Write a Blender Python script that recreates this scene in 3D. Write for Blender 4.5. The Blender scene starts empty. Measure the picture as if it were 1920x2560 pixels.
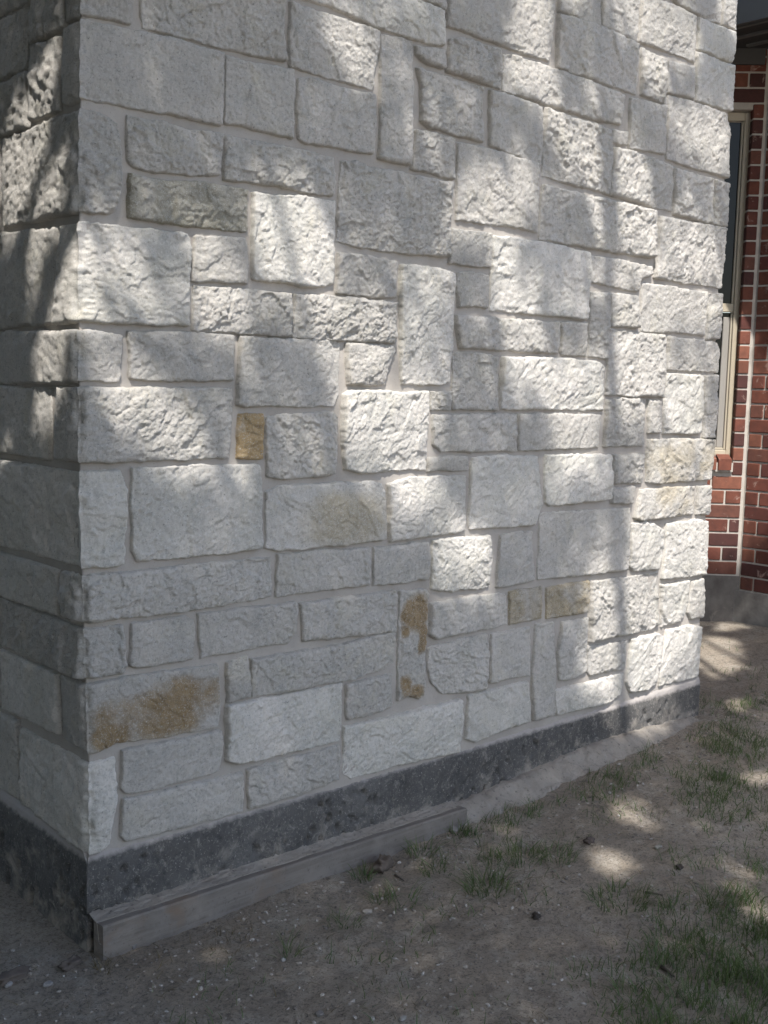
import bpy, math, json, random
import numpy as np
from mathutils import Matrix, Vector

C = bpy.context
SC = C.scene
COL = SC.collection
rng = np.random.default_rng(7)

# ------------------------------------------------------------------ camera
cam_d = bpy.data.cameras.new("camera")
cam_d.sensor_fit = 'VERTICAL'
cam_d.sensor_height = 24.0
cam_d.lens = 26.392
cam_d.clip_start = 0.02
cam_d.clip_end = 600
cam = bpy.data.objects.new("camera", cam_d)
COL.objects.link(cam)
R3 = Matrix(((0.74613795, 0.06124287, -0.66296868),
             (-0.66540956, 0.10231257, -0.73943374),
             (0.02254498, 0.99286527, 0.11709088)))
cam.matrix_world = Matrix.Translation((-1.29302, -2.55, 1.45)) @ R3.to_4x4()
SC.camera = cam

# ------------------------------------------------------------------ light
SUN_EL = math.radians(57.0)
SUN_H = (-0.6, -0.8)                       # horizontal direction towards the sun
world = bpy.data.worlds.new("World")
SC.world = world
world.use_nodes = True
wn = world.node_tree.nodes
sky = wn.new('ShaderNodeTexSky')
sky.sky_type = 'NISHITA'
sky.sun_disc = False
sky.sun_elevation = SUN_EL
sky.sun_rotation = math.atan2(SUN_H[0], SUN_H[1])
sky.air_density = 1.0
sky.dust_density = 2.0
sky.ozone_density = 1.0
world.node_tree.links.new(sky.outputs[0], wn['Background'].inputs[0])
wn['Background'].inputs[1].default_value = 0.15

sun_d = bpy.data.lights.new("sun", 'SUN')
sun_d.energy = 2.8
sun_d.angle = math.radians(0.55)
sun_d.color = (1.0, 0.965, 0.92)
sun = bpy.data.objects.new("sun", sun_d)
COL.objects.link(sun)
SVEC = Vector((SUN_H[0]*math.cos(SUN_EL), SUN_H[1]*math.cos(SUN_EL), math.sin(SUN_EL)))
sun.rotation_euler = SVEC.to_track_quat('Z', 'Y').to_euler()
sun.location = SVEC*30

SC.view_settings.view_transform = 'Standard'
SC.view_settings.look = 'None'
SC.view_settings.gamma = 1.0
SC.view_settings.exposure = 1.42

# ------------------------------------------------------------------ helpers
def mesh_obj(name, v, f, mat, parent=None, smooth=True, cols=None):
    me = bpy.data.meshes.new(name)
    v = np.asarray(v, np.float32).reshape(-1, 3)
    if isinstance(f, np.ndarray):
        k = f.shape[1]
        me.vertices.add(len(v)); me.vertices.foreach_set('co', v.ravel())
        me.loops.add(f.size); me.loops.foreach_set('vertex_index', f.astype(np.int32).ravel())
        me.polygons.add(len(f))
        me.polygons.foreach_set('loop_start', np.arange(0, f.size, k, dtype=np.int32))
        me.polygons.foreach_set('loop_total', np.full(len(f), k, np.int32))
        me.update(calc_edges=True)
    else:
        me.from_pydata(v.tolist(), [], f); me.update()
    me.polygons.foreach_set('use_smooth', np.full(len(me.polygons), smooth))
    if cols is not None:
        a = me.color_attributes.new('tone', 'FLOAT_COLOR', 'POINT')
        c4 = np.ones((len(v), 4), np.float32); c4[:, :3] = cols
        a.data.foreach_set('color', c4.ravel())
    me.materials.append(mat)
    o = bpy.data.objects.new(name, me)
    COL.objects.link(o)
    if parent: o.parent = parent
    return o

def empty(name, loc=(0, 0, 0)):
    o = bpy.data.objects.new(name, None); o.location = loc; o.empty_display_size = .1
    COL.objects.link(o)
    return o

def tag(o, label=None, cat=None, group=None, kind=None):
    if label: o['label'] = label
    if cat: o['category'] = cat
    if group: o['group'] = group
    if kind: o['kind'] = kind
    return o

class MB:
    """collects boxes and bars into one mesh"""
    def __init__(s): s.v = []; s.f = []; s.c = []; s.n = 0
    def add(s, v, f, c=(1, 1, 1)):
        v = np.asarray(v, float)
        s.v.append(v); s.f += [tuple(i+s.n for i in q) for q in f]
        s.c.append(np.tile(c, (len(v), 1))); s.n += len(v)
    def box(s, o, ex, ey, ez, c=(1, 1, 1), b=0.0):
        """box spanned from corner o by the three edge vectors, with chamfered long edges when b > 0"""
        o, ex, ey, ez = [np.asarray(a, float) for a in (o, ex, ey, ez)]
        if b <= 0:
            v = [o, o+ex, o+ex+ey, o+ey, o+ez, o+ex+ez, o+ex+ey+ez, o+ey+ez]
            s.add(v, [(0, 3, 2, 1), (4, 5, 6, 7), (0, 1, 5, 4), (1, 2, 6, 5), (2, 3, 7, 6), (3, 0, 4, 7)], c)
            return
        ux, uy, uz = [e/np.linalg.norm(e) for e in (ex, ey, ez)]
        v = []
        for sx in (0, 1):
            for sy in (0, 1):
                for sz in (0, 1):
                    p = o+ex*sx+ey*sy+ez*sz
                    dx, dy, dz = ux*b*(1-2*sx), uy*b*(1-2*sy), uz*b*(1-2*sz)
                    v += [p+dy+dz, p+dx+dz, p+dx+dy]      # on x face, y face, z face
        def i(sx, sy, sz, k): return (sx*4+sy*2+sz)*3+k
        f = []
        for sx in (0, 1): f.append([i(sx, 0, 0, 0), i(sx, 1, 0, 0), i(sx, 1, 1, 0), i(sx, 0, 1, 0)])
        for sy in (0, 1): f.append([i(0, sy, 0, 1), i(1, sy, 0, 1), i(1, sy, 1, 1), i(0, sy, 1, 1)])
        for sz in (0, 1): f.append([i(0, 0, sz, 2), i(1, 0, sz, 2), i(1, 1, sz, 2), i(0, 1, sz, 2)])
        for a in (0, 1):
            for bb in (0, 1):
                f.append([i(0, a, bb, 1), i(1, a, bb, 1), i(1, a, bb, 2), i(0, a, bb, 2)])
                f.append([i(a, 0, bb, 0), i(a, 1, bb, 0), i(a, 1, bb, 2), i(a, 0, bb, 2)])
                f.append([i(a, bb, 0, 0), i(a, bb, 1, 0), i(a, bb, 1, 1), i(a, bb, 0, 1)])
        for sx in (0, 1):
            for sy in (0, 1):
                for sz in (0, 1): f.append([i(sx, sy, sz, 0), i(sx, sy, sz, 1), i(sx, sy, sz, 2)])
        ctr = o+(ex+ey+ez)/2
        v = np.array(v)
        g = []
        for q in f:
            p = v[q]; n = np.cross(p[1]-p[0], p[2]-p[0])
            g.append(tuple(q) if n@(p.mean(0)-ctr) > 0 else tuple(q[::-1]))
        s.add(v, g, c)
    def build(s, name, mat, parent=None, smooth=False):
        return mesh_obj(name, np.concatenate(s.v), s.f, mat, parent, smooth, np.concatenate(s.c))

# ------------------------------------------------------------------ numpy noise
PERM = np.random.default_rng(3).permutation(4096)
GA = np.random.default_rng(4).uniform(0, 2*np.pi, 4096)
GX, GY = np.cos(GA), np.sin(GA)
def perlin(x, y):
    xi = np.floor(x).astype(np.int64); yi = np.floor(y).astype(np.int64)
    xf = x-xi; yf = y-yi
    u = xf*xf*xf*(xf*(xf*6-15)+10); v = yf*yf*yf*(yf*(yf*6-15)+10)
    def g(a, b, dx, dy):
        k = PERM[(PERM[a & 4095]+b) & 4095]
        return GX[k]*dx+GY[k]*dy
    n0 = g(xi, yi, xf, yf)*(1-u)+g(xi+1, yi, xf-1, yf)*u
    n1 = g(xi, yi+1, xf, yf-1)*(1-u)+g(xi+1, yi+1, xf-1, yf-1)*u
    return (n0*(1-v)+n1*v)*1.5
def fbm(x, y, o=4, gain=.5):
    s = 0; a = 1.0; t = 0
    for i in range(o):
        s = s+a*perlin(x*2**i+17.3*i, y*2**i-9.1*i); t += a; a *= gain
    return s/t
def ridge(x, y, o=3):
    s = 0; a = 1.0; t = 0
    for i in range(o):
        s = s+a*(1-2*np.abs(perlin(x*2**i+5.7*i, y*2**i+3.3*i))); t += a; a *= .5
    return s/t
def facets(x, y, seed):
    """chipped facets: every cell is a small tilted plane"""
    xi = np.floor(x).astype(np.int64); yi = np.floor(y).astype(np.int64)
    d1 = np.full(x.shape, 9.0); d2 = d1.copy(); h1 = np.zeros(x.shape); h2 = h1.copy()
    for dx in (-1, 0, 1):
        for dy in (-1, 0, 1):
            a = xi+dx; b = yi+dy
            k = PERM[(PERM[(a+seed) & 4095]+b) & 4095]
            px = a+.5+.45*GX[k]; py = b+.5+.45*GY[k]
            ex = x-px; ey = y-py
            d = ex*ex+ey*ey
            k2 = PERM[(k+77) & 4095]
            h = GX[k2]*.6+ex*GY[k2]*.9+ey*GX[PERM[(k2+5) & 4095]]*.9
            c = d < d1
            d2 = np.where(c, d1, np.minimum(d2, d)); h2 = np.where(c, h1, np.where(d <= d2, h, h2))
            h1 = np.where(c, h, h1); d1 = np.where(c, d, d1)
    w = np.clip((np.sqrt(d2)-np.sqrt(d1))/.055, 0, 1)
    return h1*(.5+.5*w)+h2*(.5-.5*w)
def sstep(a, b, x):
    t = np.clip((x-a)/(b-a), 0, 1)
    return t*t*(3-2*t)

# ------------------------------------------------------------------ materials
def new_mat(name):
    m = bpy.data.materials.new(name); m.use_nodes = True
    nt = m.node_tree; b = nt.nodes['Principled BSDF']
    return m, nt, b
def N(nt, t, **k):
    n = nt.nodes.new(t)
    for a, v in k.items(): setattr(n, a, v)
    return n
def noise(nt, scale, detail=4, rough=.55, vec=None, dist=0):
    n = N(nt, 'ShaderNodeTexNoise')
    n.inputs['Scale'].default_value = scale; n.inputs['Detail'].default_value = detail
    n.inputs['Roughness'].default_value = rough; n.inputs['Distortion'].default_value = dist
    if vec is not None: nt.links.new(vec, n.inputs['Vector'])
    return n.outputs['Fac']
def ramp(nt, fac, p0, p1, c0=(0, 0, 0, 1), c1=(1, 1, 1, 1)):
    r = N(nt, 'ShaderNodeValToRGB')
    r.color_ramp.elements[0].position = p0; r.color_ramp.elements[0].color = c0
    r.color_ramp.elements[1].position = p1; r.color_ramp.elements[1].color = c1
    nt.links.new(fac, r.inputs[0])
    return r.outputs['Color']
def mix(nt, fac, a, b, mode='MIX'):
    m = N(nt, 'ShaderNodeMix', data_type='RGBA', blend_type=mode)
    for s, v in ((m.inputs[0], fac), (m.inputs[6], a), (m.inputs[7], b)):
        if isinstance(v, bpy.types.NodeSocket): nt.links.new(v, s)
        elif isinstance(v, (int, float)): s.default_value = v
        else: s.default_value = (*v[:3], 1)
    return m.outputs[2]
def math_n(nt, op, a, b=None):
    m = N(nt, 'ShaderNodeMath', operation=op)
    for s, v in zip(m.inputs, (a, b)):
        if v is None: continue
        if isinstance(v, bpy.types.NodeSocket): nt.links.new(v, s)
        else: s.default_value = v
    return m.outputs[0]
def bump(nt, bs, h, strength, dist, prev=None):
    b = N(nt, 'ShaderNodeBump')
    b.inputs['Strength'].default_value = strength; b.inputs['Distance'].default_value = dist
    nt.links.new(h, b.inputs['Height'])
    if prev is not None: nt.links.new(prev, b.inputs['Normal'])
    nt.links.new(b.outputs[0], bs.inputs['Normal'])
    return b.outputs[0]

def limestone(name, stain=None, amount=(.5, .6), scale=7.0, base2=None, seed=0.0, grain=1.0, boxes=None):
    m, nt, b = new_mat(name)
    tc = N(nt, 'ShaderNodeTexCoord').outputs['Object']
    mp = N(nt, 'ShaderNodeMapping'); mp.inputs['Location'].default_value = (seed, seed*1.7, -seed)
    nt.links.new(tc, mp.inputs[0]); v = mp.outputs[0]
    oi = N(nt, 'ShaderNodeObjectInfo').outputs['Random']
    c = mix(nt, ramp(nt, noise(nt, 4.5, 5, .6, v), .38, .66), (.605, .565, .51), base2 or (.50, .473, .428))
    hs = N(nt, 'ShaderNodeHueSaturation'); nt.links.new(c, hs.inputs['Color'])
    nt.links.new(math_n(nt, 'ADD', .93, math_n(nt, 'MULTIPLY', oi, .14)), hs.inputs['Value']); c = hs.outputs[0]
    # creamy dust, cool grey weathering, and fine broken grain
    c = mix(nt, ramp(nt, noise(nt, 9, 5, .65, v, .8), .52, .75), c, (.58, .54, .455))
    c = mix(nt, ramp(nt, noise(nt, 16, 8, .78, v, .3), .52, .76), c, (.355, .35, .325))
    c = mix(nt, ramp(nt, noise(nt, 80, 7, .82, v, 0), .52, .70), c, (.35, .335, .295))
    if stain:
        f = noise(nt, scale, 4, .5, v, .5)
        if boxes:                                   # where on the block the iron sits: (x, z) centre and half sizes
            sp = N(nt, 'ShaderNodeSeparateXYZ'); nt.links.new(tc, sp.inputs[0])
            g_ = None
            for bx, bz, rx, rz in boxes:
                ax = math_n(nt, 'POWER', math_n(nt, 'ABSOLUTE', math_n(nt, 'MULTIPLY', math_n(nt, 'SUBTRACT', sp.outputs[0], bx), 1/rx)), 2.6)
                az = math_n(nt, 'POWER', math_n(nt, 'ABSOLUTE', math_n(nt, 'MULTIPLY', math_n(nt, 'SUBTRACT', sp.outputs[2], bz), 1/rz)), 2.6)
                e_ = math_n(nt, 'MAXIMUM', math_n(nt, 'SUBTRACT', 1.0, math_n(nt, 'ADD', ax, az)), -1.2)
                g_ = e_ if g_ is None else math_n(nt, 'MAXIMUM', g_, e_)
            f = math_n(nt, 'ADD', f, math_n(nt, 'MULTIPLY', g_, .30))
        st = ramp(nt, f, *amount)
        sc = mix(nt, ramp(nt, noise(nt, 20, 6, .66, v, .4), .35, .72), stain, tuple(x*.72 for x in stain))
        sc = mix(nt, ramp(nt, noise(nt, 42, 6, .7, v, .4), .56, .80), sc, (.46, .41, .33))
        c = mix(nt, st, c, sc)
    g = noise(nt, 170, 5, .75, v)
    c = mix(nt, ramp(nt, g, .30, .43, (1, 1, 1, 1), (0, 0, 0, 1)), c, (.17, .17, .155))
    c = mix(nt, ramp(nt, noise(nt, 260, 4, .7, v), .54, .70), c, (.64, .62, .58))
    nt.links.new(c, b.inputs['Base Color'])
    b.inputs['Roughness'].default_value = .9
    b.inputs['Specular IOR Level'].default_value = .25
    n1 = bump(nt, b, noise(nt, 95, 8, .78, v), .85*grain, .009)
    bump(nt, b, noise(nt, 330, 4, .75, v), .7*grain, .003, n1)
    return m

OCH = (.38, .275, .155)
M_ST = limestone('limestone', seed=0)
M_SM = limestone('limestone_split_face', seed=3.3, grain=.6, base2=(.49, .47, .42))
M_TAN = limestone('limestone_tan_grey', base2=(.37, .35, .29), stain=(.39, .365, .29), amount=(.36, .6), scale=5, seed=5)
M_RUST = limestone('limestone_rust_stained', stain=OCH, amount=(.40, .72), scale=8.0, seed=11.37, boxes=[(0.221, 0.56, 0.184, 0.078), (0.206, 0.573, 0.084, 0.081), (0.083, 0.526, 0.066, 0.044)])
M_RUST2 = limestone('limestone_rust_streaked', stain=OCH, amount=(.40, .70), scale=13.0, seed=2.9, boxes=[(1.132, 0.715, 0.056, 0.065), (1.161, 0.632, 0.022, 0.057), (1.086, 0.661, 0.019, 0.023), (1.097, 0.481, 0.024, 0.038), (1.144, 0.457, 0.034, 0.029)])
M_OCH = limestone('limestone_ochre', stain=(.50, .36, .19), amount=(.25, .5), scale=9, seed=8.1)
M_OCHL = limestone('limestone_pale_ochre', stain=(.47, .395, .275), amount=(.30, .55), scale=9, seed=9.4)
M_CREAM = limestone('limestone_cream_patch', stain=(.55, .485, .375), amount=(.46, .62), scale=6, seed=6.2)
M_PATCH = limestone('limestone_tan_patch', stain=(.50, .44, .335), amount=(.36, .70), scale=7, seed=1.2, grain=.6, boxes=[(0.828, 1.04, 0.173, 0.089)])
KM = dict(r=M_ST, R=M_ST, s=M_SM, t=M_TAN, g=M_OCH, G=M_RUST, p=M_PATCH, q=M_CREAM, h=M_OCHL)

def mortar_mat():
    m, nt, b = new_mat('mortar')
    v = N(nt, 'ShaderNodeTexCoord').outputs['Object']
    c = mix(nt, ramp(nt, noise(nt, 7, 5, .6, v), .35, .7), (.42, .385, .345), (.345, .315, .28))
    c = mix(nt, ramp(nt, noise(nt, 260, 3, .6, v), .62, .75), c, (.26, .235, .21))
    nt.links.new(c, b.inputs['Base Color']); b.inputs['Roughness'].default_value = .95
    b.inputs['Specular IOR Level'].default_value = .15
    n1 = bump(nt, b, noise(nt, 55, 5, .6, v), .35, .004)
    bump(nt, b, noise(nt, 420, 3, .6, v), .5, .0012, n1)
    return m
M_MORTAR = mortar_mat()

def footing_mat():
    m, nt, b = new_mat('damp_proofed_concrete')
    v = N(nt, 'ShaderNodeTexCoord').outputs['Object']
    c = mix(nt, ramp(nt, noise(nt, 3.5, 6, .6, v), .35, .68), (.062, .060, .057), (.115, .11, .103))
    c = mix(nt, ramp(nt, noise(nt, 38, 6, .75, v), .52, .72), c, (.035, .036, .038))
    c = mix(nt, ramp(nt, noise(nt, 26, 8, .8, v, .5), .53, .66), c, (.215, .20, .18))
    c = mix(nt, ramp(nt, noise(nt, 130, 5, .75, v), .57, .68), c, (.30, .28, .255))
    # pale dust and splashes of mortar: more low down; the fade to the right also paints in sunlight
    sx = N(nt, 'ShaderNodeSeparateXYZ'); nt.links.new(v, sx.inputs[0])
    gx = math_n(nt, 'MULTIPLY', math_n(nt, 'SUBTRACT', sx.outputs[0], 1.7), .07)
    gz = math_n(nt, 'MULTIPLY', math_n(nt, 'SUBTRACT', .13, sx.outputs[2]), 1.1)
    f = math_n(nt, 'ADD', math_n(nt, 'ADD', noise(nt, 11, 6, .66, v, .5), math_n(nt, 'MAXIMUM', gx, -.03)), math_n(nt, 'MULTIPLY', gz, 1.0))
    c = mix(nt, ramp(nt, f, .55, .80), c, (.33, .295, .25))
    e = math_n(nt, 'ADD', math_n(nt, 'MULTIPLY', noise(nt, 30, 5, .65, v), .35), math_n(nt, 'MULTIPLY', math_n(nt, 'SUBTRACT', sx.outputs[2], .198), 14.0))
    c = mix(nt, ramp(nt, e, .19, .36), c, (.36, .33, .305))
    nt.links.new(c, b.inputs['Base Color']); b.inputs['Roughness'].default_value = .85
    n1 = bump(nt, b, noise(nt, 60, 6, .7, v), .6, .006)
    bump(nt, b, noise(nt, 260, 4, .7, v), .6, .0018, n1)
    return m
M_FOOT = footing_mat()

def wood_mat():
    m, nt, b = new_mat('weathered_board')
    v = N(nt, 'ShaderNodeTexCoord').outputs['Object']
    mp = N(nt, 'ShaderNodeMapping'); mp.inputs['Scale'].default_value = (2.2, 30, 42)
    nt.links.new(v, mp.inputs[0])
    c = mix(nt, ramp(nt, noise(nt, 1.6, 7, .65, mp.outputs[0], .6), .36, .66), (.20, .178, .155), (.13, .115, .10))
    c = mix(nt, ramp(nt, noise(nt, 9, 7, .7, v, .5), .46, .66), c, (.205, .185, .163))
    c = mix(nt, ramp(nt, noise(nt, 6, 4, .6, v), .60, .72), c, (.19, .145, .11))
    c = mix(nt, ramp(nt, noise(nt, 90, 4, .7, v), .58, .70), c, (.12, .105, .095))
    nt.links.new(c, b.inputs['Base Color']); b.inputs['Roughness'].default_value = .9
    bump(nt, b, noise(nt, 1.6, 7, .7, mp.outputs[0], .6), .4, .004)
    return m
M_WOOD = wood_mat()

def dirt_mat():
    m, nt, b = new_mat('sandy_dirt')
    v = N(nt, 'ShaderNodeTexCoord').outputs['Object']
    c = mix(nt, ramp(nt, noise(nt, 1.7, 6, .62, v), .36, .66), (.45, .39, .315), (.34, .288, .228))
    c = mix(nt, ramp(nt, noise(nt, 8, 6, .7, v, .4), .50, .70), c, (.48, .435, .37))
    c = mix(nt, ramp(nt, noise(nt, 17, 6, .75, v, .3), .55, .72), c, (.185, .16, .135))
    c = mix(nt, ramp(nt, noise(nt, 55, 8, .8, v, .4), .50, .66), c, (.18, .158, .132))
    c = mix(nt, ramp(nt, noise(nt, 150, 5, .78, v), .54, .66), c, (.09, .078, .066))
    c = mix(nt, ramp(nt, noise(nt, 210, 3, .6, v), .66, .74), c, (.50, .47, .43))
    nt.links.new(c, b.inputs['Base Color']); b.inputs['Roughness'].default_value = .95
    b.inputs['Specular IOR Level'].default_value = .15
    n1 = bump(nt, b, noise(nt, 45, 8, .8, v), .9, .014)
    bump(nt, b, noise(nt, 240, 4, .75, v), .9, .005, n1)
    return m
M_DIRT = dirt_mat()

def tone_mat(name, rough=.85, ns=30, amt=.35, spec=.3, bmp=.3, dust=None):
    """base colour from the per-piece colour attribute, broken up with noise"""
    m, nt, b = new_mat(name)
    v = N(nt, 'ShaderNodeTexCoord').outputs['Object']
    a = N(nt, 'ShaderNodeVertexColor', layer_name='tone').outputs['Color']
    c = mix(nt, ramp(nt, noise(nt, ns, 6, .65, v), .35, .7), a, mix(nt, amt, a, (.03, .02, .018)))
    if dust: c = mix(nt, ramp(nt, noise(nt, ns*.8, 6, .7, v, .6), .60, .74), c, dust)
    nt.links.new(c, b.inputs['Base Color']); b.inputs['Roughness'].default_value = rough
    b.inputs['Specular IOR Level'].default_value = spec
    bump(nt, b, noise(nt, ns*6, 5, .65, v), bmp, .002)
    return m
M_BRICK = tone_mat('fired_brick', ns=22, amt=.45, dust=(.42, .30, .25))
M_PEB = tone_mat('pebble', ns=60, amt=.3)
M_PAINT = tone_mat('painted_trim', rough=.5, ns=5, amt=.06, bmp=.03)
M_DARKTRIM = tone_mat('soffit_paint', rough=.6, ns=6, amt=.12, bmp=.05)
M_CONC = tone_mat('foundation_concrete', ns=9, amt=.55, dust=(.30, .27, .22))
def brick_joint_mat():
    m, nt, b = new_mat('brick_mortar')
    v = N(nt, 'ShaderNodeTexCoord').outputs['Object']
    c = mix(nt, ramp(nt, noise(nt, 20, 5, .6, v), .35, .7), (.50, .455, .40), (.40, .36, .315))
    nt.links.new(c, b.inputs['Base Color']); b.inputs['Roughness'].default_value = .95
    bump(nt, b, noise(nt, 120, 4, .6, v), .5, .003)
    return m
M_BJ = brick_joint_mat()
def glass_mat():
    m, nt, b = new_mat('window_glass')
    b.inputs['Base Color'].default_value = (.012, .014, .015, 1); b.inputs['Roughness'].default_value = .04
    b.inputs['Specular IOR Level'].default_value = .12
    return m
M_GLASS = glass_mat()
def leaf_mat(name, c0, c1, ns=3.0, trans=.35):
    m, nt, b = new_mat(name)
    v = N(nt, 'ShaderNodeTexCoord').outputs['Object']
    c = mix(nt, ramp(nt, noise(nt, ns, 4, .6, v), .35, .65), c0, c1)
    nt.links.new(c, b.inputs['Base Color']); b.inputs['Roughness'].default_value = .6
    tr = N(nt, 'ShaderNodeBsdfTranslucent'); nt.links.new(c, tr.inputs[0])
    ms = N(nt, 'ShaderNodeMixShader'); ms.inputs[0].default_value = trans
    nt.links.new(b.outputs[0], ms.inputs[1]); nt.links.new(tr.outputs[0], ms.inputs[2])
    nt.links.new(ms.outputs[0], nt.nodes['Material Output'].inputs[0])
    return m
M_GRASS = leaf_mat('grass_blade', (.075, .125, .04), (.125, .165, .058), 25)
M_DRY = leaf_mat('dry_grass', (.20, .16, .085), (.13, .10, .055), 25)
M_LEAF = leaf_mat('tree_leaf', (.05, .085, .03), (.075, .11, .035), 2, .08)
M_BLOCKER = leaf_mat('blocker_leaf', (.03, .05, .02), (.045, .065, .024), 2, .05)  # dark leaves of the unseen screen added to shade the left face
def bark_mat():
    m, nt, b = new_mat('bark')
    v = N(nt, 'ShaderNodeTexCoord').outputs['Object']
    c = mix(nt, ramp(nt, noise(nt, 18, 6, .7, v), .35, .7), (.13, .105, .085), (.06, .048, .04))
    nt.links.new(c, b.inputs['Base Color']); b.inputs['Roughness'].default_value = .95
    bump(nt, b, noise(nt, 30, 6, .7, v), .8, .02)
    return m
M_BARK = bark_mat()

# ------------------------------------------------------------------ ground
def ground_z(x, y, fine=True):
    x = np.asarray(x, float); y = np.asarray(y, float)
    near = np.interp(x, [-3, -1, 0, .5, 1.0, 1.3, 1.6, 2.1, 2.8, 3.6, 4.6, 9], [-.07, -.06, -.037, -.022, -.028, -.012, .018, .048, .07, .085, .12, .14])
    far = np.interp(x, [-60, -3, 0, 4.5, 9, 60], [-.1, -.07, -.03, .04, .08, .1])
    w = sstep(-.9, -.1, y)
    z = near*w+far*(1-w)
    if fine:
        amp = 1-.0*x
        z = z+amp*(.012*fbm(x*2.3, y*2.3, 3)+.007*fbm(x*9+3, y*9, 4, .6)+.0055*fbm(x*34, y*34, 3, .6))
    return z
def graded(lo, hi, a, b, st, g=1.12):
    c = np.arange(a, b+1e-6, st).tolist()
    s = st; t = c[-1]
    while t < hi: s *= g; t += s; c.append(t)
    s = st; t = c[0]; l = []
    while t > lo: s *= g; t -= s; l.append(t)
    return np.array(l[::-1]+c)
def grid_faces(nu, nv):
    i = np.arange(nu-1)[None, :]+np.arange(nv-1)[:, None]*nu
    return np.stack([i, i+1, i+1+nu, i+nu], -1).reshape(-1, 4)
gx = graded(-70, 70, -.95, 3.2, .011); gy = graded(-70, 70, -2.0, .15, .011)
GXX, GYY = np.meshgrid(gx, gy)
g_o = mesh_obj('ground', np.stack([GXX, GYY, ground_z(GXX, GYY)], -1), grid_faces(len(gx), len(gy)), M_DIRT)
tag(g_o, 'bare grey brown sandy dirt ground with pebbles and sparse grass', 'ground', kind='structure')

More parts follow.
